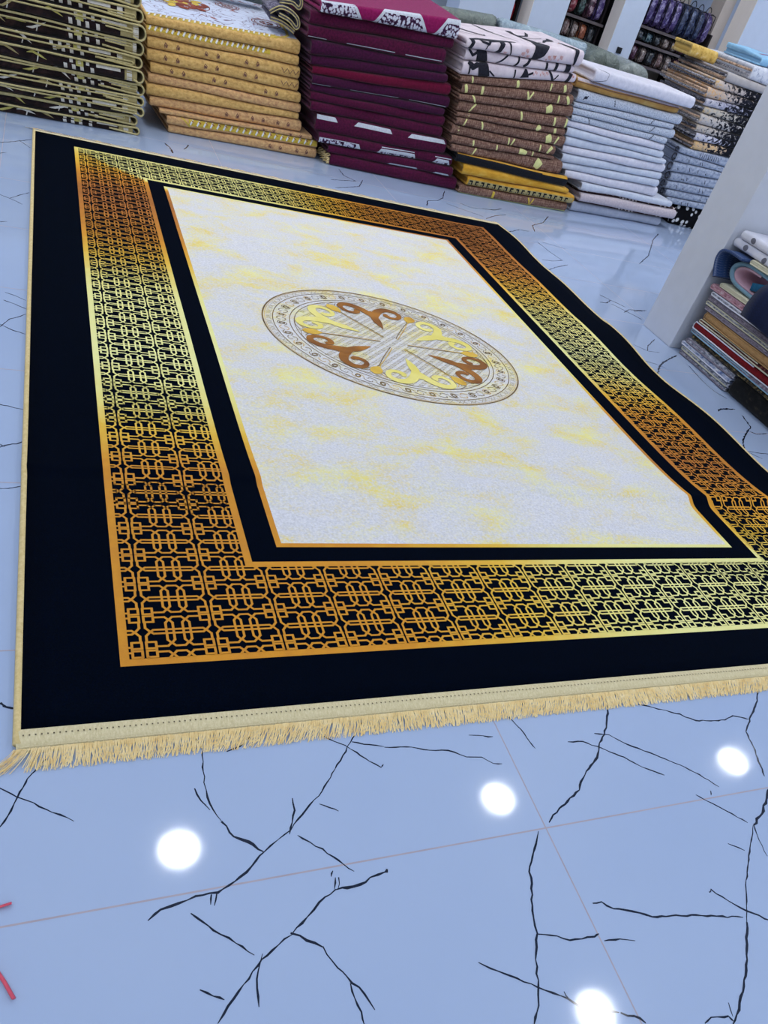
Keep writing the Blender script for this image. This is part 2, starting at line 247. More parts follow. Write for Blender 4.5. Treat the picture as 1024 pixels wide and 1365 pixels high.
# ------------------------------------------------------------------ the carpet on the floor
W, L = 3.0, 4.142
GO, GI, GF = (.195, .159), (.530, .483), (.631, .566)      # offsets of gold line, inner line, field
def hgt(x, y):
    t = y-(.914-.021*x); amp = .008+.0055*x
    r = amp*(math.exp(-t/.16) if t > 0 else math.exp(-(t/.035)**2))
    r += .010*math.exp(-((t-.0)/.5)**2)*0
    if x > 2.55: r += .010*((x-2.55)/.45)**1.5*(.5+.5*sin(y*8.3+1.0))
    r += .003*sin(y*4.1+x*.7)*(.5+.5*sin(x*2.1))
    return .013+max(0, r)
def lerp_tab(t, tab):
    if t <= tab[0][0]: return tab[0][1]
    for (a, va), (b, vb) in zip(tab, tab[1:]):
        if t <= b: return va+(vb-va)*(t-a)/(b-a)
    return tab[-1][1]
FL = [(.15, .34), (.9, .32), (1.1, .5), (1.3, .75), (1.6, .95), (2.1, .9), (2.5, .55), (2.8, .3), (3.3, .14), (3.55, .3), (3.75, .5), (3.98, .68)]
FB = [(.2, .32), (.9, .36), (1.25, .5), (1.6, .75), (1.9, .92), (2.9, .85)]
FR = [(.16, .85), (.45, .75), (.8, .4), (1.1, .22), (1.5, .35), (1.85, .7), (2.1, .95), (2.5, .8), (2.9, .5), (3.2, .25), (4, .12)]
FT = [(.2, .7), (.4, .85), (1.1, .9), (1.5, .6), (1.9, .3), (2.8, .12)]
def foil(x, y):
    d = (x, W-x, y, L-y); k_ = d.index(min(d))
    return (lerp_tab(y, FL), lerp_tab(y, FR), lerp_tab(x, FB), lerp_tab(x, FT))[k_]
def pile_mat():
    k = NT('black_navy_pile', 1.0, .03); v = k.coord()
    a = k.noise(v, 260, 3, .7); b = k.noise(v, 9, 5, .6)
    c1 = k.ramp(a, [(.35, (0, 3, 10)), (.66, (3, 9, 22)), (.8, (16, 26, 44))])
    k.base(k.mix(k.math('MULTIPLY', b, .5), c1, (2, 10, 26))); k.bump(a, .35, .002); return k.m
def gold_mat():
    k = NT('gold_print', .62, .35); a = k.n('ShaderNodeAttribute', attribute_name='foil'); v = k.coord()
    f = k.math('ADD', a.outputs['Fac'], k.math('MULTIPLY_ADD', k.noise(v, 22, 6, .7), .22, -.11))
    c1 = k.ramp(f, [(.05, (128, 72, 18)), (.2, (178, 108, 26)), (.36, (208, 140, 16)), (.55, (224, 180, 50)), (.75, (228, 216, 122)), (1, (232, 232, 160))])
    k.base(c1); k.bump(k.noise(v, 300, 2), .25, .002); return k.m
def field_mat():
    k = NT('white_field_pile', .9, .15, .1); v = k.coord('Object', (1, 1.5, 1))
    big = k.noise(v, 3.4, 8, .66, .5); fine = k.noise(k.coord(), 95, 4, .75)
    m = k.math('ADD', k.math('MULTIPLY', big, .70), k.math('MULTIPLY', fine, .42))
    yel = k.ramp(m, [(.475, (0, 0, 0)), (.555, (104, 104, 104)), (.68, (245, 245, 245))])
    base = k.ramp(k.noise(k.coord(), 130, 3, .7), [(.3, (194, 194, 197)), (.55, (215, 215, 219)), (.75, (229, 229, 232))])
    tint = k.ramp(k.noise(v, 5, 4), [(.35, (232, 226, 140)), (.62, (230, 208, 92))])
    k.base(k.mix(yel, base, tint)); k.bump(fine, .3, .002); return k.m
def medal(name, c0, c1, sc=3):
    k = NT(name, .7, .25); f = k.noise(k.coord(), sc, 2); k.base(k.ramp(f, [(.35, c0), (.65, c1)])); return k.m
M_pile, M_gold, M_field = pile_mat(), gold_mat(), field_mat()
M_brown = medal('brown_print', (108, 62, 26), (172, 112, 36), 5)
M_pale = medal('pale_yellow_print', (224, 210, 104), (236, 226, 140), 5)
M_ochre = medal('ochre_print', (190, 140, 42), (222, 186, 74), 6)
M_line = medal('brown_outline_print', (96, 74, 40), (138, 112, 58), 7)
M_lace = medal('fine_lace_print', (150, 132, 92), (182, 168, 120), 5)
rug = empty('area_rug', (W/2, L/2, 0), 'large black, gold and white carpet with round medallion spread on the floor', 'carpet')
def rel(o): o.matrix_parent_inverse = Matrix.Translation((-W/2, -L/2, 0)); return o
mb = MB([M_pile, M_gold, M_field, M_brown, M_pale, M_ochre, M_line, M_lace])
lw = .021
xs = {0, W}; ys = {0, L}
for (ox, oy), w_ in ((GO, .020), (GI, .021), (GF, .017)):
    for e in (0, w_):
        xs |= {ox+e, W-ox-e}; ys |= {oy+e, L-oy-e}
xs |= {i*W/50 for i in range(51)}; ys |= {i*L/70 for i in range(71)}; ys |= {.78+.005*i for i in range(48)}
def clean(s):
    o = []
    for v in sorted(s):
        if not o or v-o[-1] > .003: o.append(v)
    return o
KEYX = sorted({a for (ox, oy), w_ in ((GO, .020), (GI, .021), (GF, .017)) for e in (0, w_) for a in (ox+e, W-ox-e)})
KEYY = sorted({a for (ox, oy), w_ in ((GO, .020), (GI, .021), (GF, .017)) for e in (0, w_) for a in (oy+e, L-oy-e)})
def withkeys(s, keys):
    o = [v for v in clean(s) if all(abs(v-q) > .006 for q in keys)]
    return sorted(o+keys)
xs, ys = withkeys(xs, KEYX), withkeys(ys, KEYY)
ed = lambda x, y: .006*sin(y*3.1) if x > 2.9 else 0
idx = {}
for i, x in enumerate(xs):
    for j, y in enumerate(ys):
        dx = 0
        if x > 2.5: dx = .02*((x-2.5)/.5)**2*sin(y*5.3+.6)*(.4+.6*(y < 2.6))
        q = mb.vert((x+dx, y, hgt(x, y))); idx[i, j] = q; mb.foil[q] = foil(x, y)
def region(x, y):
    def ins(o, e=0): return o[0]+e < x < W-o[0]-e and o[1]+e < y < L-o[1]-e
    if ins(GF): return 2 if ins(GF, .017) else 1
    if ins(GI): return 0 if ins(GI, .021) else 1
    if ins(GO): return 0 if ins(GO, .020) else 1
    return 0
for i in range(len(xs)-1):
    for j in range(len(ys)-1):
        mb.face((idx[i, j], idx[i+1, j], idx[i+1, j+1], idx[i, j+1]), region((xs[i]+xs[i+1])/2, (ys[j]+ys[j+1])/2))
# sides
def rim(seq):
    lo = []
    for q in seq:
        p = mb.v[q]; lo.append(mb.vert((p[0], p[1], max(0.0005, p[2]-.0125))))
    for a in range(len(seq)-1): mb.face((seq[a], lo[a], lo[a+1], seq[a+1]), 0)
nx, ny = len(xs), len(ys)
rim([idx[i, 0] for i in range(nx)]); rim([idx[nx-1, j] for j in range(ny)]); rim([idx[i, ny-1] for i in range(nx-1, -1, -1)]); rim([idx[0, j] for j in range(ny-1, -1, -1)])
def dxw(x, y): return .02*((x-2.5)/.5)**2*sin(y*5.3+.6)*(.4+.6*(y < 2.6)) if x > 2.5 else 0
def rp(x, y, e): return (x+dxw(x, y), y, hgt(x, y)+e)
def rstrip(pts, w, e, mi, step=.03, closed=False):
    """ribbon printed on the pile, following its surface"""
    P = []
    n = len(pts)
    ws = w if isinstance(w, (list, tuple)) else [w]*n
    W2 = []
    for i in range(n-1):
        a, b = pts[i], pts[i+1]; m = max(1, int(hypot(b[0]-a[0], b[1]-a[1])/step))
        for q in range(m): P.append((a[0]+(b[0]-a[0])*q/m, a[1]+(b[1]-a[1])*q/m)); W2.append(ws[i]+(ws[i+1]-ws[i])*q/m)
    P.append(pts[-1]); W2.append(ws[-1])
    A = []; B = []; n = len(P)
    for i in range(n):
        if closed: p0, p1 = P[i-1 if i else n-2], P[i+1 if i < n-1 else 1]
        else: p0, p1 = P[max(i-1, 0)], P[min(i+1, n-1)]
        tx, ty = p1[0]-p0[0], p1[1]-p0[1]; l = hypot(tx, ty) or 1; nx_, ny_ = -ty/l, tx/l
        for arr, sg in ((A, 1), (B, -1)):
            x, y = P[i][0]+nx_*W2[i]/2*sg, P[i][1]+ny_*W2[i]/2*sg
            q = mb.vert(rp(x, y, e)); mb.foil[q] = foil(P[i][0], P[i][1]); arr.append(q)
    for i in range(n-1): mb.face((A[i], B[i], B[i+1], A[i+1]), mi)
# lattice of the gold band: one cell from cross to cross
CELL = []
for sx in (.098, .902):
    for sy in (.12, .88):
        a, b = .066, .088
        CELL += [[(sx-a, sy-b), (sx+a, sy-b)], [(sx-a, sy+b), (sx+a, sy+b)], [(sx-a, sy-b), (sx-a, sy+b)], [(sx+a, sy-b), (sx+a, sy+b)]]
for m in (0, 1):
    g = (lambda y: y) if not m else (lambda y: 1-y)
    CELL += [[(.165, g(.075)), (.325, g(.075)), (.38, g(.165)), (.435, g(.075)), (.565, g(.075)), (.62, g(.165)), (.675, g(.075)), (.835, g(.075))]]
    CELL += [[(abs(m-t_), y_) for t_, y_ in ((.042, .2), (.042, .38), (.105, .5), (.042, .62), (.042, .8))]]
for ox in (.38, .62):
    CELL += [[(ox, .15), (ox+.05, .25), (ox+.05, .75), (ox, .85), (ox-.05, .75), (ox-.05, .25), (ox, .15)]]
CELL += [[(.105, .5), (.15, .555), (.85, .555), (.895, .5), (.85, .445), (.15, .445), (.105, .5)]]
for x_ in (.164, .836):
    CELL += [[(x_, 0), (x_, .05)], [(x_, .95), (x_, 1)]]
PX, PY, LX0, LY0 = .1625, .1095, .2495, .2045
def clipseg(a, b, r):
    t0, t1 = 0.0, 1.0; d = (b[0]-a[0], b[1]-a[1])
    for ax in (0, 1):
        for sg, lim in ((-1, r[ax]), (1, r[ax+2])):
            p_ = sg*d[ax]; q_ = sg*(lim-a[ax])
            if abs(p_) < 1e-9:
                if q_ < 0: return None
            else:
                t = q_/p_
                if p_ < 0: t0 = max(t0, t)
                else: t1 = min(t1, t)
    return (t0, t1) if t1-t0 > 1e-6 else None
RO = (GO[0]+.018, GO[1]+.018, W-GO[0]-.018, L-GO[1]-.018); RI = (GI[0]+.003, GI[1]+.003, W-GI[0]-.003, L-GI[1]-.003)
pt = lambda a, b, t: (a[0]+(b[0]-a[0])*t, a[1]+(b[1]-a[1])*t)
for ci in range(-1, 17):
    for cj in range(-1, 37):
        x0, y0 = LX0+PX*ci, LY0+PY*cj
        if x0 > RI[0]+.01 and x0+PX < RI[2]-.01 and y0 > RI[1]+.01 and y0+PY < RI[3]-.01: continue
        for pl in CELL:
            for (a, b) in zip(pl, pl[1:]):
                A_, B_ = (x0+a[0]*PX, y0+a[1]*PY), (x0+b[0]*PX, y0+b[1]*PY)
                l = hypot(B_[0]-A_[0], B_[1]-A_[1]); ex = .0022/max(l, .001)
                A2, B2 = pt(A_, B_, -ex), pt(A_, B_, 1+ex)
                c = clipseg(A2, B2, RO)
                if not c: continue
                A3, B3 = pt(A2, B2, c[0]), pt(A2, B2, c[1]); c2 = clipseg(A3, B3, RI)
                parts = [(0, 1)] if not c2 else [(0, c2[0]), (c2[1], 1)]
                for (u, v_) in parts:
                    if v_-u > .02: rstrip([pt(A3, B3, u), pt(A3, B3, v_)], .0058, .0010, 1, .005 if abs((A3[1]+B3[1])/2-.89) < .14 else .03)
# medallion
th = math.atan2(.347, -.938)
V1 = (cos(th), sin(th)); V2 = (-sin(th), cos(th))
def md(r, a):
    x, y = r*cos(a), r*sin(a); u = (x*V1[0]+y*V1[1])*.587; v_ = (x*V2[0]+y*V2[1])*.495
    return (1.456+u*V1[0]+v_*V2[0], 1.963+u*V1[1]+v_*V2[1])
def mxy(X, Y): return md(hypot(X, Y), math.atan2(Y, X))
def ring(r, w, mi, e=.0012): rstrip([md(r, 2*pi*i/90) for i in range(91)], w, e, mi, 1, True)
ring(1.0, .0065, 6); ring(.985, .002, 5); ring(.925, .0035, 6); ring(.80, .0035, 6); ring(.765, .003, 6)
for q in range(60):      # little scrolls and dots between the rings
    a = 2*pi*q/60
    if q % 2:
        rstrip([md(.862+.02*cos(t), a+.02*sin(t)) for t in [2*pi*i/8 for i in range(9)]], .006, .0012, 6, 1, True)
    for sg in (1, -1):
        rstrip([md(.862+sg*(.006+.028*sin(t)), a+sg*.052*cos(t)*(.4+.6*t/pi)) for t in [pi*i/7 for i in range(8)]], .003, .0011, 6 if q % 3 else 5, 1)
for q in range(54):
    a = 2*pi*q/54
    rstrip([md(.935, a), md(.975, a+.043), md(.935, a+.087)], .0024, .0010, 7, 1)
    rstrip([md(.975, a), md(.94, a+.043), md(.975, a+.087)], .002, .0010, 7, 1)
rl = .74
for i in range(-24, 25):     # fine chain lattice in the disc
    for j in range(-24, 25):
        x, y = i*.074+(j % 2)*.037, j*.043
        if hypot(x, y) > rl: continue
        rstrip([mxy(x-.012, y-.01), mxy(x+.012, y-.01), mxy(x+.012, y+.01), mxy(x-.012, y+.01), mxy(x-.012, y-.01)], .0020, .0009, 7 if (i+j) % 3 else 6, 1)
        rstrip([mxy(x-.037, y-.0215), mxy(x-.012, y)], .0017, .0009, 7, 1); rstrip([mxy(x+.012, y), mxy(x+.037, y+.0215)], .0017, .0009, 7, 1)
def curl(a0, side, mi, e):
    """one scroll of a lily motif; X runs outward, Y sideways"""
    pts = [(.50, .015), (.57, .03), (.645, .075), (.695, .135), (.70, .205), (.655, .25), (.59, .245), (.545, .205), (.545, .155), (.58, .125), (.62, .135)]
    ws = [.03, .062, .06, .055, .048, .040, .034, .032, .036, .045, .02]
    # refine
    P = []; W_ = []
    for i in range(len(pts)-1):
        p0, p1, p2, p3 = pts[max(i-1, 0)], pts[i], pts[i+1], pts[min(i+2, len(pts)-1)]
        for q in range(4):
            t = q/4; f = [.5*(2*p1[c]+(p2[c]-p0[c])*t+(2*p0[c]-5*p1[c]+4*p2[c]-p3[c])*t*t+(3*p1[c]-p0[c]-3*p2[c]+p3[c])*t**3) for c in (0, 1)]
            P.append(f); W_.append((ws[i]+(ws[i+1]-ws[i])*t)*.70)
    P.append(pts[-1]); W_.append(.008)
    ca, sa = cos(a0), sin(a0)
    tr = lambda p: mxy(p[0]*ca-side*p[1]*sa, p[0]*sa+side*p[1]*ca)
    rstrip([tr(p) for p in P], W_, e, mi, 1)
    return tr
for q in range(6):
    a0 = radians(30+60*q); mi = 3 if q in (1, 3, 5) else 4
    for side in (1, -1):
        tr = curl(a0, side, mi, .0020+.00015*side)
        # thin outline of the scroll and the petal line back to the middle
        rstrip([tr(p) for p in ((.52, .0), (.60, .03), (.68, .085), (.727, .15), (.722, .225), (.665, .275), (.59, .28))], .0028, .0016, 6, 1)
        rstrip([tr(p) for p in ((.10, .05), (.22, .115), (.34, .185), (.46, .262), (.56, .30), (.63, .305), (.68, .28))], .0036, .0016, 6 if mi == 3 else 5, 1)
    ca, sa = cos(a0), sin(a0); tr = lambda p: mxy(p[0]*ca-p[1]*sa, p[0]*sa+p[1]*ca)
    rstrip([tr((.27, 0)), tr((.33, .002)), tr((.40, .004)), tr((.46, .003)), tr((.52, 0)), tr((.60, 0)), tr((.63, 0))], [.002, .022, .040, .044, .036, .034, .004], .0022, mi, 1)
    a1 = a0+radians(30); ca2, sa2 = cos(a1), sin(a1); tr = lambda p: mxy(p[0]*ca2-p[1]*sa2, p[0]*sa2+p[1]*ca2)
    rstrip([tr((.575, 0)), tr((.61, 0)), tr((.65, 0)), tr((.70, 0)), tr((.73, 0))], [.006, .040, .056, .044, .004], .0021, 5, 1)
    for sg in (1, -1): rstrip([tr((.74, sg*.01)), tr((.755, sg*.1)), tr((.74, sg*.2)), tr((.71, sg*.28))], .0026, .0015, 6, 1)
rel(mb.build('pile', rug, True))
# bindings along the two long sides
M_cord = fabric('cream_binding', [(.3, (204, 180, 120)), (.7, (226, 205, 150))], 90, coord='Object')
for x in (-.006, W+.006):
    b = MB([M_cord]); pts = []
    for i in range(121):
        y = -.02+(L+.04)*i/120; xx = x+(dxw(W, y) if x > 1 else 0)
        pts.append((xx, y, max(.0085, hgt(min(max(x, 0), W), min(max(y, 0), L))-.005)))
    b.tube(pts, .0085, 8); rel(b.build('binding', rug))
M_tape = fabric('cream_tape', [(.3, (200, 186, 142)), (.7, (222, 210, 170))], 240, (1, .3, 1), coord='Object')
M_strand = fabric('fringe_yarn', [(.25, (232, 196, 128)), (.5, (240, 214, 152)), (.8, (248, 232, 188))], 30, coord='Object')
M_dash = plain('dark_stitch', (96, 86, 66), .9)
rf = random.Random(9)
for end in (0, 1):
    b = MB([M_tape, M_dash, M_strand]); N = 100
    yy = (lambda d: -d) if end == 0 else (lambda d: L+d)
    prof = [(-.012, .0016), (-.006, .004), (.012, .003), (.026, -.002), (.036, -.0075), (.038, -.011)]
    g = [[b.vert((x, yy(d), max(.0012, hgt(min(max(x, 0), W), 0 if end == 0 else L)+z-.001))) for d, z in prof] for x in [-.008+(W+.016)*i/N for i in range(N+1)]]
    for i in range(N):
        for j in range(len(prof)-1):
            q = (g[i][j], g[i+1][j], g[i+1][j+1], g[i][j+1]); b.face(q[::-1] if end == 0 else q, 0)
    if end == 0:
        for i in range(int(W/.011)):
            x = .004+i*.011; z = hgt(x, 0)+.0044
            b.quad((x, -.003, z-.001), (x+.0028, -.003, z-.001), (x+.0030, -.007, z), (x+.0004, -.007, z), 1)
        for i in range(N):
            x = W*i/N; x2 = W*(i+1)/N
            z = hgt(x, 0)-.0006
            b.quad((x, -.0275, z), (x2, -.0275, z), (x2, -.030, z-.001), (x, -.030, z-.001), 1 if 0 else 0)
    rel(b.build('fringe_tape', rug))
    b = MB([M_strand]); x = -.012
    while x < W+.012:
        x += .0010 if end == 0 else .003
        clump = .5+.5*sin(x*61)+.4*sin(x*23+1)
        ln = rf.uniform(.034, .05)*(1 if end == 0 else .9); sway = -.012+.010*sin(x*9)+rf.uniform(-.012, .012)
        if x < .02: sway -= .035
        w = rf.uniform(.0011, .0022) if end == 0 else .004
        z0 = .008+rf.uniform(0, .003); A = []
        for q in range(5):
            t = q/4; px = x+sway*t**1.4; py = yy(.034+ln*t); pz = z0*(1-t)**1.3+.0016+rf.uniform(0, .0022)+.003*sin(pi*t)*max(0, clump)
            A.append((b.vert((px-w/2, py, pz)), b.vert((px+w/2, py, pz+.0004))))
        for q in range(4): b.face((A[q][0], A[q][1], A[q+1][1], A[q+1][0]))
    fo = rel(b.build('fringe', rug)); fo['kind'] = 'stuff'; fo['label'] = 'cream yarn fringe'
# ------------------------------------------------------------------ folded carpets
class Frame:
    def __init__(s, a, d): s.A = Vector((a[0], a[1], 0)); s.dr = Vector((d[0], d[1], 0)); s.n = Vector((-d[1], d[0], 0)) ; s.up = Vector((0, 0, 1))
    def P(s, u, d, z): return s.A+s.dr*u+s.n*d+Vector((0, 0, z))
def wob(seed, u, f=5.0): return .6*sin(u*f+seed*1.7)+.4*sin(u*f*2.3+seed*3.1)

class Folded:
    """a carpet folded to a flat bundle: an outer layer wrapped round the front over an inner fold"""
    def __init__(s, fr, s0, s1, zb, zt, D, seed, d0=0.0, rise=0.0, e=.75, wav=.006, rn=None, bulge=1.0):
        s.fr, s.s0, s.s1, s.zb, s.zt, s.D, s.seed, s.d0, s.rise, s.e, s.wav, s.rn, s.bulge = fr, s0, s1, zb, zt, D, seed, d0, rise, e, wav, rn, bulge
    def front(s, u): return s.d0+s.wav*wob(s.seed, u)
    def contour(s, u, inset=0.0, N=8, sh=1.0):
        zb, zt = s.zb(u), s.zt(u); h2 = max(.004, (zt-zb)/2-inset)*sh; zm = (zb+zt)/2; rn = (s.rn or min(.034, (zt-zb)*.52))-inset*.6
        rn = max(.004, rn); d0 = s.front(u)+inset+(1-sh)*.01
        out = []; D = s.D-inset
        xs_ = [1, .6, .3, .1]
        arc = []
        for i in range(-N, N+1):
            t = i/N*pi/2; c_, s_ = cos(t), sin(t)
            arc.append((d0+rn-rn*abs(c_)**s.e, zm+h2*math.copysign(abs(s_)**s.e, s_)))
        bot = [(d0+rn+(D-rn)*x, zm-h2) for x in xs_]
        top = [(d0+rn+(D-rn)*x, zm+h2+(s.rise*(sin(pi*x*.5) if not inset else 0))*1) for x in xs_[::-1]]
        return bot+arc+top
    def surf(s, u, q):
        c = s.contour(u); mid = len(c)//2; pts = c[mid:] if q >= 0 else c[mid::-1]; r = abs(q)
        for a, b in zip(pts, pts[1:]):
            l = hypot(b[0]-a[0], b[1]-a[1])
            if r <= l or b is pts[-1]:
                t = r/l if l else 0; d, z = a[0]+(b[0]-a[0])*t, a[1]+(b[1]-a[1])*t
                tx, tz = (b[0]-a[0])/(l or 1), (b[1]-a[1])/(l or 1)
                if q < 0: tx, tz = -tx, -tz
                return s.fr.P(u, d, z), (s.fr.n*(-tz)+Vector((0, 0, tx)))
            r -= l
    def make(s, name, mats, parent=None, thick=.27, deco=None, step=.05):
        mb = MB(mats); s.mb = mb
        n = max(3, int((s.s1-s.s0)/step)); us = [s.s0]+[s.s0+.007]+[s.s0+(s.s1-s.s0)*i/n for i in range(1, n)]+[s.s1-.007, s.s1]
        hh = s.zt((s.s0+s.s1)/2)-s.zb((s.s0+s.s1)/2); t = hh*thick
        o = []; inn = []; uvs = []
        for k_, u in enumerate(us):
            sh = .86 if k_ in (0, len(us)-1) else 1
            c = s.contour(u, 0, sh=sh); ci = s.contour(u, t, sh=1)
            mid = len(c)//2; q = [0.0]*len(c)
            for i in range(mid+1, len(c)): q[i] = q[i-1]+hypot(c[i][0]-c[i-1][0], c[i][1]-c[i-1][1])
            for i in range(mid-1, -1, -1): q[i] = q[i+1]-hypot(c[i][0]-c[i+1][0], c[i][1]-c[i+1][1])
            o.append([mb.vert(s.fr.P(u, d, z)) for d, z in c]); inn.append([mb.vert(s.fr.P(u, d, z)) for d, z in ci]); uvs.append([(u, a) for a in q])
        K = len(o[0])
        for a in range(len(us)-1):
            for i in range(K-1):
                uv = [uvs[a][i], uvs[a+1][i], uvs[a+1][i+1], uvs[a][i+1]]
                mb.face((o[a][i], o[a+1][i], o[a+1][i+1], o[a][i+1])[::-1], 0, uv[::-1])
                mb.face((inn[a][i], inn[a+1][i], inn[a+1][i+1], inn[a][i+1]), 0, uv)
        for a, fl_ in ((0, 0), (len(us)-1, 1)):
            for i in range(K-1):
                f = (o[a][i], o[a][i+1], inn[a][i+1], inn[a][i]); uv = [uvs[a][i], uvs[a][i+1], uvs[a][i+1], uvs[a][i]]
                mb.face(f if fl_ else f[::-1], 0, uv)
        for a in range(len(us)-1):
            for i in (0, K-1): mb.face((o[a][i], o[a+1][i], inn[a+1][i], inn[a][i]), 0, [uvs[a][i]]*4)
        # the inner fold
        f0 = []; us2 = [s.s0+.014+(s.s1-s.s0-.028)*i/n for i in range(n+1)]
        for u in us2:
            ci = s.contour(u, t+.0012); f0.append([mb.vert(s.fr.P(u, d, z)) for d, z in ci])
        for a in range(n):
            for i in range(K-1): mb.face((f0[a][i], f0[a+1][i], f0[a+1][i+1], f0[a][i+1])[::-1], 0, [(us2[a], 0), (us2[a+1], 0), (us2[a+1], .01), (us2[a], .01)])
        mb.face(f0[0], 0, [(us2[0], .002*i) for i in range(K)]); mb.face(f0[-1][::-1], 0, [(us2[-1], .002*i) for i in range(K)])
        if deco: deco(s)
        return mb.build(name, parent)
    def strip(s, pts, w, mi, e=.0012, step=.012):
        """printed ribbon; pts are (u, q) along the bundle and round its front"""
        s.cnt = getattr(s, 'cnt', 0)+1; e += .00004*(s.cnt % 20)
        if (max(w) if isinstance(w, (list, tuple)) else w) > .012: step = .004; e += .0008
        n = len(pts); ws = w if isinstance(w, (list, tuple)) else [w]*n; P = []; W2 = []
        for i in range(n-1):
            a, b = pts[i], pts[i+1]; m = max(1, int(hypot(b[0]-a[0], b[1]-a[1])/step))
            for q in range(m): P.append((a[0]+(b[0]-a[0])*q/m, a[1]+(b[1]-a[1])*q/m)); W2.append(ws[i]+(ws[i+1]-ws[i])*q/m)
        P.append(pts[-1]); W2.append(ws[-1]); G = []; n = len(P); nc = 1 if max(W2) < .011 else 5
        for i in range(n):
            p0, p1 = P[max(i-1, 0)], P[min(i+1, n-1)]; tx, ty = p1[0]-p0[0], p1[1]-p0[1]; l = hypot(tx, ty) or 1
            row = []
            for c_ in range(nc+1):
                sg = 1-2*c_/nc
                u = min(max(P[i][0]-ty/l*W2[i]/2*sg, s.s0+.002), s.s1-.002); q = P[i][1]+tx/l*W2[i]/2*sg
                p, nn = s.surf(u, q); row.append((s.mb.vert(p+nn*e), (u, q)))
            G.append(row)
        for i in range(n-1):
            for c_ in range(nc):
                f = (G[i][c_], G[i][c_+1], G[i+1][c_+1], G[i+1][c_]); s.mb.face([x[0] for x in f], mi, [x[1] for x in f])
    def patch(s, u0, u1, q0, q1, mi, e=.001, u0t=None, u1t=None, n=10, m=8):
        """printed panel between q0 and q1; its top edge may run from u0t to u1t"""
        u0t = u0 if u0t is None else u0t; u1t = u1 if u1t is None else u1t; g = []
        for j in range(m+1):
            t = j/m; a, b = u0+(u0t-u0)*t, u1+(u1t-u1)*t; row = []
            for i in range(n+1):
                u = min(max(a+(b-a)*i/n, s.s0+.002), s.s1-.002); q = q0+(q1-q0)*t; p, nn = s.surf(u, q); row.append((s.mb.vert(p+nn*e), (u, q)))
            g.append(row)
        for j in range(m):
            for i in range(n):
                f = (g[j][i], g[j][i+1], g[j+1][i+1], g[j+1][i]); s.mb.face([x[0] for x in f], mi, [x[1] for x in f])
    def blob(s, u, q, ru, rq, mi, e=.0013, rot=0, n=12):
        c, nn = s.surf(u, q); ids = [s.mb.vert(c+nn*e)]*n; rj = 1+.25*sin(u*97+q*41)
        for f_ in (.3, .65, 1):
            r = []
            for i in range(n):
                a = 2*pi*i/n; w = f_*(1+.10*sin(2*a+u*31)*rj); x, y = ru*cos(a)*w, rq*sin(a)*w; x, y = x*cos(rot)-y*sin(rot), x*sin(rot)+y*cos(rot)
                uu = min(max(u+x, s.s0+.002), s.s1-.002); p, nn = s.surf(uu, q+y); r.append(s.mb.vert(p+nn*e))
            for i in range(n):
                j = (i+1) % n
                if f_ == .3: s.mb.face((ids[0], r[i], r[j]), mi, [(u, q)]*3)
                else: s.mb.face((ids[i], r[i], r[j], ids[j]), mi, [(u, q)]*4)
            ids = r

def stack_bounds(key, zmap=None):
    """shared, slightly wavy boundaries between the bundles of a stack, top first"""
    a, d, rows = ROWS[key]; fr = Frame(a, d); fr.n = Vector((-.09, .996, 0)) if key != 'st6' else fr.n
    def line(s0, z0, s1, z1): return lambda u: z0+(z1-z0)*(min(max(u, s0-.06), s1+.06)-s0)/(s1-s0)
    raw = []
    for i, r in enumerate(rows):
        if i == 0: raw.append(line(r[0], r[3], r[1], r[5]))
        else:
            p = rows[i-1]
            la = (p[2]+r[3])/2; lb = (p[4]+r[5])/2; sa = (p[0]+r[0])/2; sb = (p[1]+r[1])/2
            raw.append(line(sa, la, sb, lb))
    raw.append(lambda u: 0.0)
    out = []
    for i, f in enumerate(raw):
        amp = .0035 if 0 < i < len(raw)-1 else 0.0
        out.append(lambda u, f=f, i=i, amp=amp: f(u)+amp*wob(i*2.3+len(key)+ord(key[-1]), u, 4.0))
    return fr, rows, out
GAP = .0016
def bundle(key, i, fr, rows, bd, D=.8, name='folded_carpet', mats=(), deco=None, ds=(0, 0), d0=0.0, zt=None, **kw):
    r = rows[i]
    if zt is None: zt = lambda u: bd[i](u)-GAP
    f = Folded(fr, r[0]+ds[0], r[1]+ds[1], lambda u: bd[i+1](u)+GAP, zt, D, i*1.31+ord(key[-1]), d0, **kw)
    return f, f.make(name, list(mats), None, deco=deco)

rs = random.Random(11)
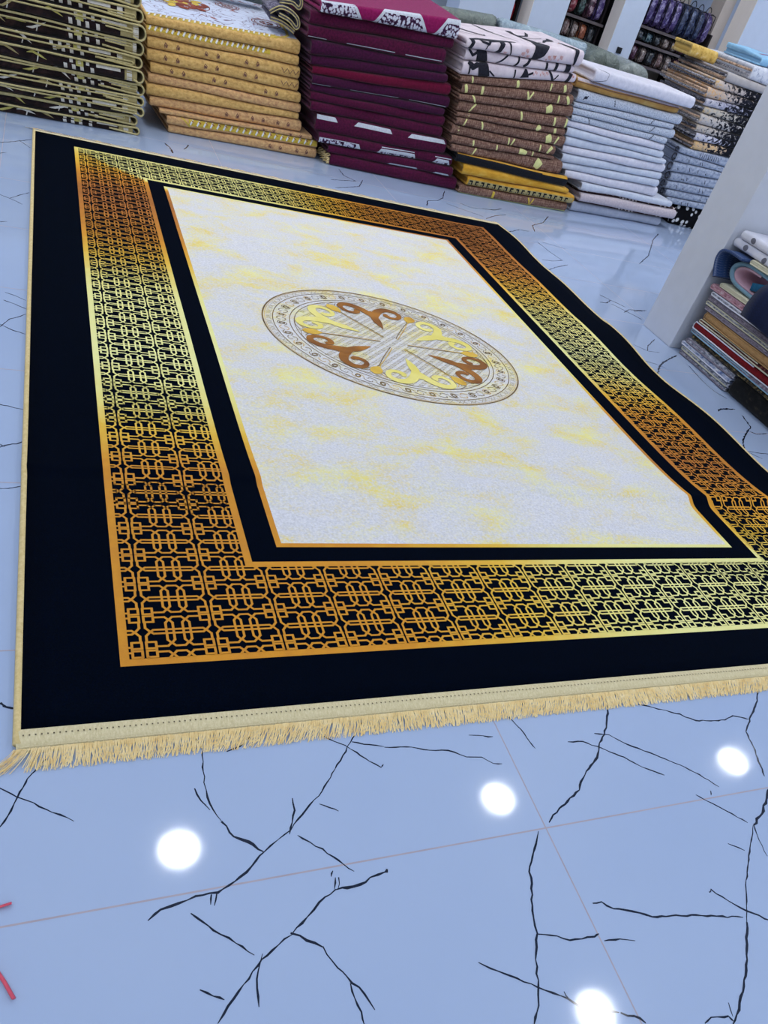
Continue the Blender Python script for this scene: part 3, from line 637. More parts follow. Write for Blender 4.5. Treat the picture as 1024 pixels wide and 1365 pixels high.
# ---- stack of dark brown carpets with cream edges (left)
M_umber = fabric('umber_pile', [(.3, (14, 10, 12)), (.5, (30, 20, 22)), (.62, (52, 34, 32)), (.75, (24, 18, 20))], 14)
M_cream = fabric('cream_print', [(.3, (196, 192, 184)), (.7, (220, 216, 206))], 60)
M_olive = fabric('olive_backing', [(.3, (148, 134, 88)), (.7, (178, 164, 116))], 30)
M_lemon = fabric('lemon_print', [(.3, (168, 160, 84)), (.7, (190, 182, 110))], 30)
M_edge = fabric('olive_binding', [(.3, (166, 154, 106)), (.7, (196, 184, 134))], 60, coord='Object')
frA = Frame((-.185, 4.407), (.989, .149)); ZA = [0, .045, .098, .148, .197, .258, .325, .383, .452, .530, .592, .66]
endA = [.775, .765, .80, .802, .806, .80, .793, .803, .812, .80, .79]
for i in range(11):
    zb, zt = ZA[i], ZA[i+1]; h = zt-zb; se = endA[i]-.035
    fA = lambda z, k_: (lambda u: z+(.0055*wob(k_, u, 4) if k_ else 0))
    f = Folded(frA, -.95, se, fA(zb+(GAP if i else 0), i), fA(zt-GAP, i+1), .8, i*1.7, .012*sin(i*2.1)+.016, wav=.004)
    def deco(s, i=i, h=h, se=se):
        q0 = -h*.42
        # cream blocks towards the fold, olive back beyond them
        x = se-.40+.05*sin(i*1.9)
        for b in range(4): s.patch(x, x+.019, q0, -h*.04, 1, u0t=x-.003, u1t=x+.016); s.patch(x-.03*sin(i*2.2), x+.018-.03*sin(i*2.2), h*.06, h*.45, 1); x += .044+(.012 if b == 2 else 0)
        s.patch(x, x+.12, q0+h*.5, h*.3, 1); s.patch(x+.155, x+.185, q0, h*.45, 1)
        s.patch(se-.085+.02*sin(i*3), se, q0, h*.5, 2); s.patch(se-.34, se-.30, -h*.1, h*.3, 3)
        for b in range(5):
            u = -.35+.16*b+.07*sin(i*2.7+b); a = sin(i*1.3+b*2.2)
            s.strip([(u-.05, h*.3*a), (u-.02, h*.36*a+.006), (u+.02, .004), (u+.05, -h*.3*a)], [.002, .011, .010, .001], (1, 3, 2)[(i+2*b) % 3])
            if (i+b) % 2: s.strip([(u, -h*.4), (u+.012, h*.4)], .006, 1)
    o = f.make('folded_carpet', [M_umber, M_cream, M_olive, M_lemon], None, deco=deco)
    nm = ['lowest', 'second lowest', 'third from the floor', 'fourth from the floor', 'fifth from the floor', 'sixth from the floor', 'seventh from the floor', 'eighth from the floor', 'ninth from the floor', 'tenth from the floor', 'uppermost visible'][i]
    tag(o, 'dark brown patterned carpet with cream binding, %s of the leftmost stack' % nm, 'carpet', 'dark brown carpets in the left stack')
    b = MB([M_edge]); y0 = f.d0-.004
    lo, hi = zb+.005, zt-.007; rr = (hi-lo)/2; pts = [(-.95, hi)]+[(-.95+(endA[i]-rr+.95)*q/24, hi+.0052*wob(i+1, -.95+(endA[i]-rr+.95)*q/24, 4)) for q in range(1, 24)]
    pts += [(endA[i]-rr+rr*cos(t), (lo+hi)/2+rr*sin(t)) for t in [pi/2-pi*q/10 for q in range(11)]]
    pts += [(endA[i]-rr-.16*q/5*(1+.8*sin(i*2.2)), lo-.001+(.012*q/5)) for q in range(1, 6)]
    b.tube([frA.P(u, y0+.001*wob(i, u), z) for u, z in pts], .0052, 8, sq=(1, 1)); b.build('binding', o)
    if i not in (0, 5):   # the inner fold ends in a smaller loop
        b = MB([M_edge]); mz = (lo+hi)/2+.006*sin(i*1.9); ue = endA[i]-.045-.05*(.5+.5*sin(i*2.7)); r2 = min(.007, rr*.4)
        p2 = [(-.95+(ue+.95)*q/20, mz+r2+.003*wob(i+3, -.95+(ue+.95)*q/20, 5)) for q in range(21)]; zc = p2[-1][1]-r2
        p2 += [(ue+r2*cos(t), zc+r2*sin(t)) for t in [pi/2-pi*q/6 for q in range(1, 7)]]+[(ue-.02*q, zc-r2+.0006*q) for q in range(1, 8)]
        b.tube([frA.P(u, y0+.001, z) for u, z in p2], .0042, 8); b.build('binding', o)
    # the folded layer behind the binding, seen as a loop at the right end
    b = MB([M_olive]); sec = []
    for (u, z) in pts[20:34]: sec.append((u, z))
    for a, c in zip(sec, sec[1:]): b.quad(frA.P(a[0], y0, a[1]), frA.P(c[0], y0, c[1]), frA.P(c[0], y0+.7, c[1]), frA.P(a[0], y0+.7, a[1]))
    b.build('backing', o)

# ---- golden beige stack
M_beige = fabric('golden_beige_pile', [(.25, (150, 112, 62)), (.45, (200, 160, 96)), (.6, (218, 180, 112)), (.8, (230, 202, 142))], 34, (1, 1.6, 1))
M_beige2 = fabric('rosy_beige_pile', [(.25, (146, 102, 70)), (.45, (194, 150, 106)), (.6, (214, 174, 120)), (.8, (228, 196, 146))], 40, (1, 1.6, 1))
M_plum = fabric('plum_print', [(.3, (96, 62, 62)), (.7, (128, 90, 78))], 60)
M_yolk = fabric('yellow_green_print', [(.3, (178, 150, 44)), (.6, (208, 180, 76)), (.8, (160, 146, 56))], 40)
M_white = fabric('white_print', [(.3, (206, 206, 206)), (.7, (230, 230, 230))], 40)
M_rust = fabric('rust_print', [(.35, (104, 38, 26)), (.55, (140, 62, 40)), (.7, (206, 176, 160))], 46)
def swirl():
    k = NT('pale_blue_medallion', .9, .15, .1); v = k.coord('UV'); d = k.noise(v, 5, 3, .5, 1.2)
    w = k.math('ABSOLUTE', k.math('SUBTRACT', k.math('FRACT', k.math('MULTIPLY', d, 9)), .5))
    l = k.ramp(w, [(.02, (112, 92, 112)), (.07, (190, 198, 218)), (.4, (200, 208, 226))])
    k.base(k.mix(k.ramp(k.noise(v, 7, 5, .6), [(.6, (0, 0, 0)), (.66, (255, 255, 255))]), l, (136, 60, 44))); return k.m
M_sky = swirl()
fr, rows, bd = stack_bounds('st2')
def trimband(s, u0, u1, q0, q1, st=.034):
    s.patch(u0, u1, q0, q1, 2, n=40); x = u0+.01; m = (q0+q1)/2; hq = (q1-q0)/2
    while x < u1-.03:
        s.strip([(x, m-hq*.8), (x+.016, m+hq*.8)], .010, 3, .0018); s.strip([(x+.009, m-hq*.7), (x+.023, m+hq*.7)], .003, 4, .0018); s.strip([(x+.013, m+hq*.5), (x+.026, m)], .006, 5, .0018); x += st
def motifs(s, hs):
    for u in hs:
        for du, rt in ((0, .5), (.075, -.6)):
            s.strip([(u+du-.008, -.013), (u+du-.009, .0), (u+du-.002, .013), (u+du+.010, .002), (u+du+.008, -.010)], [.002, .005, .005, .004, .002], 1)
            s.blob(u+du+.001, -.003, .0055, .008, 1, rot=rt)
LAB2 = 'golden beige folded carpet%s, %s of the beige stack'
for i in range(11):
    r = rows[i]
    def deco(s, i=i):
        a, b = s.s0, s.s1
        if i == 0:
            s.patch(a+.012, b-.012, .072, .86, 6, e=.0006, u0t=a+.012, u1t=b-.02, n=30, m=24)
            trimband(s, a+.006, b-.16, .028, .082)
            s.strip([(b-.17, .04), (b-.11, .06), (b-.07, .10), (b-.05, .2), (b-.045, .5)], .02, 2, .0016)
            for cx, cq, rr_ in ((a+.30, .42, .17), (a+.82, .30, .10), (a+.62, .55, .08)):
                for rad in (1, .8, .45): s.strip([(cx+rr_*rad*cos(t), cq+rr_*rad*.8*sin(t)) for t in [6.28*q/20 for q in range(21)]], .006, 5 if rad > .5 else 1, .0016)
                [s.blob(cx+rr_*.3*cos(t), cq+rr_*.24*sin(t), rr_*.13, rr_*.09, 7, .0014, rot=t) for t in range(7)]
            [s.blob(a+.30+.11*cos(t*2.4)*(t/12)**.5, .42+.10*sin(t*2.4)*(t/12)**.5, .036, .024, 7 if t % 4 else 2, .0018+.0001*t, rot=t) for t in range(22)]
        elif i == 1: trimband(s, a+.006, b-.2, .002, .034)
        elif i == 9: trimband(s, a+.14, b-.006, -.010, .026, .045); s.strip([(a+.09, .03), (a+.13, .0), (a+.15, -.02)], .008, 2, .0016)
        elif i in (2, 3): motifs(s, (a+.11, a+.36, a+.62)); s.strip([(b-.13+.02*q, .012*((-1)**q)) for q in range(7)], .004, 1)
        elif i == 4: motifs(s, (a+.13, a+.4, a+.75))
        elif i == 7: motifs(s, (a+.5, a+.68, a+.86))
        elif i in (8, 10): motifs(s, (a+.7, a+.9))
    det = {0: ' with pale blue medallion face and yellow trim', 1: ' with yellow and white chain trim', 9: ' with white-dashed yellow trim along its front'}.get(i, '')
    if i == 10: w = 'bottom one'
    else: w = ORD[i]
    f, o = bundle('st2', i, fr, rows, bd, .82, mats=[M_beige if i < 5 or i == 6 else M_beige2, M_plum, M_yolk, M_white, M_olive, M_rust, M_sky, M_rust], deco=deco, ds=(0, -.046) if i < 9 else (0, 0), d0=.0+(.01 if i < 8 else -.012), rise=.05 if i == 0 else 0, wav=.006)
    tag(o, (LAB2 % (det, w) if i else 'golden beige folded carpet with pale blue medallion face on top of the beige stack'), 'carpet', 'golden beige carpets in their stack')

# ---- maroon stack
M_maroon = fabric('maroon_pile', [(.25, (44, 6, 30)), (.5, (74, 12, 48)), (.7, (94, 18, 60)), (.85, (120, 40, 84))], 70)
M_maroon2 = fabric('purple_maroon_pile', [(.25, (34, 6, 30)), (.5, (60, 12, 48)), (.7, (78, 18, 62)), (.85, (100, 40, 90))], 70)
M_red = fabric('crimson_pile', [(.25, (72, 4, 32)), (.5, (96, 8, 44)), (.7, (112, 14, 54)), (.85, (136, 40, 76))], 70)
M_rosy = fabric('raspberry_pile', [(.25, (104, 10, 62)), (.5, (130, 16, 80)), (.75, (146, 26, 92))], 70)
M_silver = fabric('silver_white_print', [(.25, (166, 174, 186)), (.5, (192, 198, 208)), (.8, (210, 214, 222))], 90)
def lace():
    k = NT('silver_floral_print', .9, .15, .1); v = k.coord('UV'); d = k.voro(v, 62, 'F1'); n2 = k.noise(v, 90, 4, .7)
    m = k.math('ADD', d, k.math('MULTIPLY_ADD', n2, .7, -.35))
    k.base(k.ramp(m, [(.40, (200, 204, 216)), (.52, (168, 166, 184)), (.58, (92, 60, 92)), (.72, (44, 14, 46))])); return k.m
M_lacey = lace()
fr, rows, bd = stack_bounds('st3')
def trapez(s, spans, q0, q1, sl, fill=True):
    for a, b in spans:
        s.patch(a, b, q0, q1, 1, u0t=a+sl, u1t=b-sl, e=.0012, n=14)
        if fill: s.patch(a+.022, b-.022, q0-.001, q1-(q1-q0)*.28, 2, u0t=a+sl*.72+.022, u1t=b-sl*.72-.022, e=.002, n=14)
for i in range(14):
    m0 = {0: M_rosy, 5: M_red, 7: M_maroon2, 6: M_maroon2, 3: M_maroon2, 4: M_maroon2}.get(i, M_maroon)
    def deco(s, i=i):
        a, b = s.s0, s.s1; n_ = b-a
        if i == 0: trapez(s, [(a-.12, a+.30), (a+.345, a+.755), (a+.79, a+1.2)], -.052, .05, .085)
        if i in (2, 6): 
            for x0, x1 in ((.0, .13), (.27, .62), (.7, .98)): s.strip([(a+x0*n_, -.024), (a+x1*n_, -.024)], .0045, 1)
        if i == 10:
            for x0, x1 in ((.0, .15), (.27, .56), (.68, .99)): s.patch(a+x0*n_, a+x1*n_, .018, .044, 1, u0t=a+x0*n_+(.03 if x0 else 0), u1t=a+x1*n_-.02, n=14)
        if i == 11:
            for x0, x1 in ((.0, .30), (.42, .72), (.85, .99)):
                s.patch(a+x0*n_, a+x1*n_, -.028, .004, 1, u0t=a+x0*n_+(.03 if x0 else 0), u1t=a+x1*n_-.02, n=14)
                if x0 < .1: s.patch(a+x0*n_+.01, a+x1*n_-.04, -.028, .000, 2, e=.002)
                else: s.patch(a+x0*n_+.03, a+x1*n_-.02, -.030, -.014, 2, e=.002)
            for x0, x1 in ((.45, .70), (.86, .99)): s.strip([(a+x0*n_, .013), (a+x1*n_, .013)], .005, 1)
        if i == 12:
            for x0, x1 in ((.46, .72), (.84, .985)): s.patch(a+x0*n_, a+x1*n_, -.034, -.016, 1, u0t=a+x0*n_+.02, u1t=a+x1*n_-.02, n=14)
    det = {0: ' with silver-white floral panels over its front edge', 5: ' in brighter crimson', 10: ' with silver-white bars above its fold', 11: ' with floral silver-white bars', 12: ' with thin white bars at its lower edge', 13: ' with cream fringe, lying on the floor'}.get(i, '')
    f, o = bundle('st3', i, fr, rows, bd, .82, mats=[m0, M_silver, M_lacey], deco=deco, ds=(.015, -.015) if i < 10 else (0, 0), d0={0: -.02, 1: .012}.get(i, .004 if i < 10 else -.004), rise=.03 if i == 0 else 0, wav=.008, e=.8 if i else .6)
    tag(o, ('raspberry' if i == 0 else 'maroon')+' folded carpet%s, %s of the maroon stack' % (det, 'bottom one' if i == 13 else ORD[i]), 'carpet', 'maroon carpets in their stack')
    if i in (13, 12):
        for sgn in ((0,) if i == 13 else (1,)):
            b = MB([M_strand]); u = f.s0 if sgn == 0 else f.s1
            for q in range(60):
                d = .004+q*.0035; z0 = f.zb(u)+.006; z1 = f.zt(u)-.008
                zz = z0+(z1-z0)*rs.random(); dx = (-1 if sgn == 0 else 1)
                p0 = fr.P(u-dx*.004, d+rs.uniform(-.004, .012), zz); p1 = p0+fr.dr*dx*(rs.uniform(.022, .034) if i == 13 else .012)+Vector((0, 0, rs.uniform(-.012, .0) if i == 13 else 0))
                p1.z = max(p1.z, .002); b.tube([p0, (p0+p1)/2+Vector((0, 0, .003)), p1], [.004, .004, .002], 5)
            g = b.build('fringe', o); g['label'] = 'cream fringe tuft'

# ---- stack with pink-white, brown, gold and black carpets
M_blush = fabric('blush_white_pile', [(.3, (196, 182, 190)), (.55, (214, 202, 208)), (.75, (222, 212, 216))], 10)
M_ink = fabric('ink_branch_print', [(.3, (20, 22, 32)), (.7, (40, 40, 50))], 60)
M_petal = fabric('faded_rose_print', [(.3, (176, 120, 112)), (.5, (206, 170, 170)), (.7, (168, 100, 80))], 90)
def woven():
    k = NT('brown_slub_weave', .95, .12); v = k.coord('UV', (1, .18, 1)); a = k.noise(v, 110, 5, .8); b = k.noise(k.coord('UV', (.2, 2.2, 1)), 60, 4, .75)
    m = k.math('ADD', k.math('MULTIPLY', a, .65), k.math('MULTIPLY', b, .4))
    k.base(k.ramp(m, [(.36, (58, 38, 34)), (.46, (96, 68, 58)), (.54, (126, 96, 84)), (.64, (170, 142, 120))])); k.bump(a, .4, .003); return k.m
M_slub = woven()
M_lime = fabric('pale_lime_print', [(.3, (206, 206, 130)), (.7, (224, 222, 156))], 40)
M_goldp = fabric('gold_pile', [(.25, (176, 124, 30)), (.5, (204, 152, 48)), (.75, (222, 180, 84))], 22, (.4, 1, 1))
M_jet = fabric('jet_pile', [(.3, (6, 8, 14)), (.7, (20, 24, 34))], 90)
fr, rows, bd = stack_bounds('st4')
BR = {3: [(.1, .4, .013), (.5, .5, .022), (.80, .2, .012), (.93, .6, .022)], 4: [(.03, .5, .022), (.17, .2, .02), (.57, .6, .014), (.60, -.5, .012), (.86, .2, .014), (.95, .8, .02)],
      5: [(.12, .9, .012), (.78, .6, .052)], 6: [(.12, -.8, .012), (.56, .5, .016), (.87, .3, .016), (.985, .1, .018)], 7: [(.1, .2, .009), (.74, -.8, .034), (.90, .4, .022)],
      8: [(.07, -.3, .010), (.22, .5, .014), (.84, .6, .05), (.92, -.4, .014)], 9: [(.06, .2, .010), (.53, .3, .012), (.57, -.4, .012), (.84, .2, .014), (.94, -.7, .022)],
      10: [(.2, .4, .014), (.42, .3, .012), (.68, 0, .075), (.78, .2, .012)], 11: [(.19, -.5, .012), (.77, -.5, .062)], 15: [(.29, 0, .022), (.62, .6, .012), (.65, -.5, .010)]}
for i in range(16):
    def deco(s, i=i):
        a, b = s.s0, s.s1; n_ = b-a; h = s.zt((a+b)/2)-s.zb((a+b)/2)
        X = lambda x: a+x*n_
        if i == 0:
            S = lambda pts, w, mi: s.strip(pts, [x*2.1 for x in w] if isinstance(w, list) else w*2.1, mi)
            S([(X(.02), .03), (X(.10), .055), (X(.2), .050), (X(.30), .062), (X(.42), .075)], [.008, .022, .026, .022, .006], 1)
            S([(X(.26), .055), (X(.29), .02), (X(.27), -.02), (X(.24), -.03)], [.014, .018, .014, .004], 1); S([(X(.08), .05), (X(.12), .02), (X(.18), .01), (X(.2), .05)], .006, 1)
            S([(X(.02), .04), (X(.05), .01), (X(.03), -.03)], .012, 1); S([(X(.34), .06), (X(.36), .01), (X(.38), -.04)], [.007, .006, .003], 1); S([(X(.19), .05), (X(.16), -.02)], .004, 1)
            S([(X(.02), .56), (X(.10), .42), (X(.17), .28), (X(.23), .20), (X(.245), .24)], [.012, .012, .010, .008, .003], 1); S([(X(.05), .58), (X(.10), .46), (X(.14), .36)], [.016, .010, .003], 1)
            S([(X(.35), .62), (X(.36), .45), (X(.38), .34), (X(.43), .20), (X(.47), .12)], [.004, .010, .006, .004, .003], 1); S([(X(.05), .28), (X(.12), .22), (X(.17), .2)], .004, 1)
            S([(X(.60), .50), (X(.585), .40), (X(.60), .26), (X(.625), .16), (X(.64), .08), (X(.615), .02), (X(.57), -.045)], [.022, .012, .014, .026, .06, .05, .012], 1)
            S([(X(.60), .34), (X(.68), .36), (X(.74), .46), (X(.76), .52)], [.012, .012, .010, .004], 1); S([(X(.61), .28), (X(.72), .3), (X(.8), .34)], .005, 1); S([(X(.72), .18), (X(.78), .26), (X(.85), .30), (X(.86), .36)], [.006, .014, .026, .01], 1)
            S([(X(.62), .14), (X(.70), .18)], .004, 1)
            S([(X(.90), .26), (X(.925), .14), (X(.935), .06), (X(.93), .0), (X(.94), -.05)], [.006, .016, .018, .014, .004], 1)
            for x, q in ((.47, -.02), (.50, .0), (.52, -.03), (.74, -.015), (.80, -.012), (.70, -.02), (.32, -.03)): [s.blob(X(x)+.014*sin(t*2.1), q+.010*cos(t*1.7), .008, .006, 2, .0011, rot=t) for t in range(5)]
            S([(X(.86), .2), (X(.90), .25)], .004, 2)
        if i == 1:
            for pl, w in (([(.13, .04), (.14, .0), (.16, -.04)], .05), ([(.02, .03), (.06, .0), (.10, .02), (.12, -.02)], .010), ([(.37, .03), (.33, .0), (.28, -.03)], .007), ([(.47, .04), (.465, .0), (.44, -.03)], .009), ([(.57, .03), (.55, .0), (.52, -.02)], .012), ([(.73, .02), (.74, -.03)], .012), ([(.83, .03), (.82, -.03)], .016), ([(.94, .03), (.935, -.03)], .028)):
                s.strip([(X(x), q) for x, q in pl], [x*1.8 for x in w] if isinstance(w, list) else w*1.6, 1)
        if i == 2:
            for pl, w in (([(.15, .05), (.17, .0), (.20, -.05)], .05), ([(.04, .04), (.08, .01), (.12, .03)], .02), ([(.05, .03), (.06, -.03)], .008), ([(.22, .0), (.28, -.03)], .006), ([(.44, .02), (.45, -.03)], .008), ([(.53, .03), (.535, -.02)], [.008, .04]), ([(.53, -.01), (.6, .01)], .008), ([(.74, .03), (.79, -.02), (.81, -.04)], .010), ([(.79, -.03), (.83, .01)], .006), ([(.95, .03), (.92, -.03)], .018)):
                s.strip([(X(x), q) for x, q in pl], [x*1.8 for x in w] if isinstance(w, list) else w*1.6, 1)
            for x in (.68, .72, .62, .96): [s.blob(X(x)+.014*sin(t*2.1), .01+.008*cos(t*1.7), .008, .005, 2, .0011, rot=t) for t in range(4)]
        for (x, sl, w) in BR.get(i, []):
            hq = h*.42; s.strip([(X(x)+sl*hq, -hq), (X(x)+sl*.2*hq, 0), (X(x)-sl*hq+.004, hq)], [w*.9, w*1.05, w*1.0], 1)
        if i == 12: s.patch(a+.004, b-.004, .026, .06, 1, n=30); s.patch(X(.75), b-.004, .02, .034, 1); s.patch(a+.004, b-.004, -.046, -.034, 2, n=30)
        if i == 14:
            s.patch(a+.01, b-.01, -.026, .012, 2, n=30); x = a+.02; q = 0
            while x < b-.05:
                s.patch(x, x+.030, -.002, .008, 1, .0018); s.patch(x+(.0 if q % 2 else .018), x+(.012 if q % 2 else .030), -.022, .0, 1, .0018)
                s.patch(x+(.018 if q % 2 else .0), x+(.026 if q % 2 else .008), -.022, -.012, 1, .0018); x += .056; q += 1
        if i == 15: s.patch(a, b, -h*.62, -h*.40, 2, n=30)
    if i < 3: mats = [M_blush, M_ink, M_petal]
    elif i < 12: mats = [M_slub, M_lime]
    elif i == 12: mats = [M_jet, M_goldp, M_lime]
    elif i == 13: mats = [M_goldp]
    elif i == 14: mats = [M_goldp, M_jet, M_olive]
    else: mats = [M_slub, M_yolk, M_lime]
    f, o = bundle('st4', i, fr, rows, bd, .62 if i == 0 else .82, mats=mats, deco=deco, ds=(.066, -.012) if i < 12 else (.012, -.035), d0={0: -.012}.get(i, 0.006 if i < 12 else -.012), rise=.0, wav=.007, e=.8 if i else .72)
    if i < 3: lab = 'blush-white folded carpet with black branch print, %s of three above the brown carpets' % ['topmost', 'middle', 'lowest'][i]; grp = 'blush-white carpets on the brown stack'
    elif i < 12: lab = 'brown slub-weave folded carpet with pale lime leaves, %s below the blush-white ones' % ['first', 'second', 'third', 'fourth', 'fifth', 'sixth', 'seventh', 'eighth', 'ninth'][i-3]; grp = 'brown slub-weave carpets in their stack'
    else: lab = ['black folded carpet with gold edge directly below the brown carpets', 'plain gold folded carpet between the black one and the key-pattern one', 'gold folded carpet with black key pattern near the stack bottom', 'brown folded carpet with cream lower edge lying on the floor'][i-12]; grp = None
    tag(o, lab, 'carpet', grp)

# ---- white and grey stack
M_snow = fabric('white_fleece', [(.3, (196, 196, 208)), (.6, (216, 214, 224)), (.8, (226, 224, 232))], 26)
M_frost = fabric('blue_white_pile', [(.3, (184, 191, 206)), (.6, (202, 208, 220)), (.8, (212, 216, 226))], 18)
M_fleck = fabric('flecked_grey_white_pile', [(.34, (134, 142, 158)), (.45, (174, 182, 196)), (.58, (196, 202, 213)), (.8, (212, 216, 224))], 90)
M_tan = fabric('tan_backing', [(.3, (150, 106, 50)), (.55, (178, 138, 76)), (.75, (196, 172, 110))], 4)
M_shell = fabric('shell_pink_pile', [(.3, (178, 166, 172)), (.55, (196, 184, 188)), (.8, (210, 202, 202))], 60)
M_dove = fabric('dove_grey_pile', [(.3, (150, 158, 176)), (.7, (172, 178, 194))], 20)
M_dash2 = fabric('charcoal_print', [(.3, (24, 28, 44)), (.7, (50, 54, 70))], 80)
def spots(name, bg, fg, sc=20, th=.33):
    k = NT(name, .92, .15); v = k.coord('UV'); d = k.voro(v, sc, 'F1', rnd=.55)
    k.base(k.ramp(d, [(th-.04, fg), (th+.04, bg)])); return k.m
M_spotbrown = spots('brown_white_spot_print', (52, 36, 38), (206, 196, 192), 26, .36)
M_spotblack = spots('black_white_spot_print', (10, 11, 16), (214, 214, 214), 19, .34)
fr, rows, bd = stack_bounds('st5')
for i in range(16):
    def deco(s, i=i):
        a, b = s.s0, s.s1; n_ = b-a; X = lambda x: a+x*n_
        def dots(x, sl, q0=-.018, q1=.02):
            for q in range(4):
                t = q/4; s.strip([(X(x)+sl*t, q1+(q0-q1)*t), (X(x)+sl*(t+.16), q1+(q0-q1)*(t+.16))], .010, 1)
        if i == 0: s.strip([(a+.01, -.046), (b-.01, -.046)], .012, 2); s.strip([(a, -.040), (a+.12, -.01), (a+.13, .03), (a+.02, .05)], .003, 1)
        if i == 1: s.strip([(X(.0), .008), (X(.4), .006), (X(.99), .012)], [.004, .004, .006], 1); s.patch(a+.004, b-.004, .014, .05, 2, n=24)
        if i == 2: dots(.33, .02); s.blob(X(.07), 0, .02, .008, 1); s.strip([(X(.05), -.015), (X(.09), .012)], .006, 1)
        if i in (3, 4): dots(.78, -.04)
        if i == 5: dots(.85, -.04); dots(.16, .03)
    mats = [M_snow, M_dash2, M_tan]
    if i == 1: mats = [M_tan, M_plum, M_shell]
    elif 2 <= i <= 5: mats = [M_fleck, M_dash2]
    elif 6 <= i <= 13: mats = [M_frost if i % 3 else M_snow, M_dash2]
    if i == 13: mats = [M_frost]
    if i == 14: mats = [M_shell]
    if i == 15: mats = [M_dove]
    dd = {0: -.02, 1: .02, 13: -.01, 14: -.03, 15: .0}.get(i, .012)
    if i == 14:    # a thin spotted carpet is caught above and below the pink one
        zmid = bd[14]
        g = Folded(fr, rows[14][0]-.02, rows[14][1]+.0, lambda u: bd[14](u)-.012, lambda u: bd[14](u)-GAP, .8, 3.3, .012, wav=.003); so = g.make('folded_carpet', [M_spotbrown], None)
        tag(so, 'thin brown white-spotted carpet squeezed above the shell-pink carpet', 'carpet')
        g = Folded(fr, rows[15][0]+.02, rows[15][1]+.06, lambda u: bd[15](u)+GAP, lambda u: bd[15](u)+.011, .8, 4.3, .006, wav=.003); so = g.make('folded_carpet', [M_spotbrown], None)
        tag(so, 'thin brown white-spotted carpet squeezed below the shell-pink carpet', 'carpet')
        f = Folded(fr, rows[14][0], rows[14][1]-.02, lambda u: bd[15](u)+.0118, lambda u: bd[14](u)-.0128, .8, 14, -.03, wav=.012); o = f.make('folded_carpet', mats, None)
    else:
        f, o = bundle('st5', i, fr, rows, bd, .46 if i < 2 else .82, mats=mats, deco=deco, d0=dd, rise=.0, wav=.012 if i > 12 else .007, e=.7 if i == 0 else .8)
    if i == 0: lab = 'thick white fleece carpet on top of the white and grey stack'
    elif i == 1: lab = 'tan-backed folded carpet second from the top of the white stack'
    elif i <= 5: lab = 'grey-flecked white folded carpet with dark dashes, %s below the tan-backed one' % ['first', 'second', 'third', 'fourth'][i-2]
    elif i <= 12: lab = 'plain blue-white folded carpet, %s below the flecked ones in the white stack' % ['first', 'second', 'third', 'fourth', 'fifth', 'sixth', 'seventh'][i-6]
    else: lab = ['blue-white folded carpet jutting out just above the shell-pink carpet', 'shell-pink folded carpet near the bottom of the white stack', 'dove grey folded carpet on the floor under the white stack'][i-13]
    tag(o, lab, 'carpet', 'white and grey carpets in their stack')

# ---- patterned stack beside the pillar
def floral(name, seed, cols, dark=.62):
    k = NT(name, .92, .15, .1); v = k.coord('UV', (1, 1.2, 1), (seed, seed*.7, 0))
    d = k.noise(v, 34, 5, .62, .6); big = k.noise(v, 9, 3, .5)
    u = k.sep(k.coord('UV'))[0]
    m = k.math('ADD', d, k.math('MULTIPLY_ADD', u, -dark*1.0, .19))
    c1 = k.ramp(m, [(.34, (14, 15, 22)), (.46, (30, 32, 46)), (.49, cols[0]), (.58, cols[1]), (.7, cols[2])])
    k.base(k.mix(k.ramp(big, [(.52, (0, 0, 0)), (.6, (120, 120, 120))]), c1, cols[3], 'MULTIPLY')); return k.m
FLS = [floral('navy_white_floral', 1, ((160, 168, 186), (200, 204, 214), (214, 216, 222), (150, 160, 190)), .1), plain('greige_pile', (172, 166, 164), .92, .15, 0, 10),
       floral('peach_grey_floral', 2, ((178, 166, 160), (196, 186, 180), (206, 170, 120), (236, 200, 150))), floral('peach_black_floral', 3, ((176, 164, 160), (200, 184, 170), (212, 168, 120), (230, 200, 160))),
       floral('grey_lilac_floral', 4, ((150, 150, 170), (186, 184, 196), (200, 196, 200), (200, 196, 210))), floral('sand_grey_floral', 5, ((176, 170, 160), (196, 188, 176), (204, 180, 140), (226, 210, 180))),
       floral('stone_floral', 6, ((176, 172, 170), (196, 190, 186), (196, 180, 160), (226, 216, 204))), floral('taupe_floral', 7, ((170, 164, 160), (190, 182, 174), (196, 176, 150), (220, 206, 190))),
       floral('lilac_white_floral', 8, ((180, 180, 200), (206, 204, 214), (210, 206, 190), (216, 214, 226))), floral('apricot_floral', 9, ((200, 176, 150), (214, 176, 126), (220, 186, 130), (240, 206, 160)))]
FOB = [fabric('fold_print_'+w, st, 60, (1, 1, 1), coord='Object', nr=.7) for w, st in (('grey', [(.36, (30, 32, 42)), (.48, (120, 120, 130)), (.6, (190, 186, 188))]), ('peach', [(.34, (40, 34, 38)), (.46, (170, 140, 116)), (.62, (206, 176, 150))]), ('dark', [(.4, (18, 20, 28)), (.55, (84, 84, 96)), (.66, (180, 178, 180))]))]
M_greyb = fabric('blue_grey_pile', [(.34, (112, 122, 144)), (.45, (148, 158, 178)), (.58, (172, 180, 196)), (.8, (190, 196, 208))], 40)
M_char = fabric('charcoal_lining', [(.3, (38, 40, 50)), (.7, (66, 68, 78))], 30)
fr, rows, bd = stack_bounds('st6')
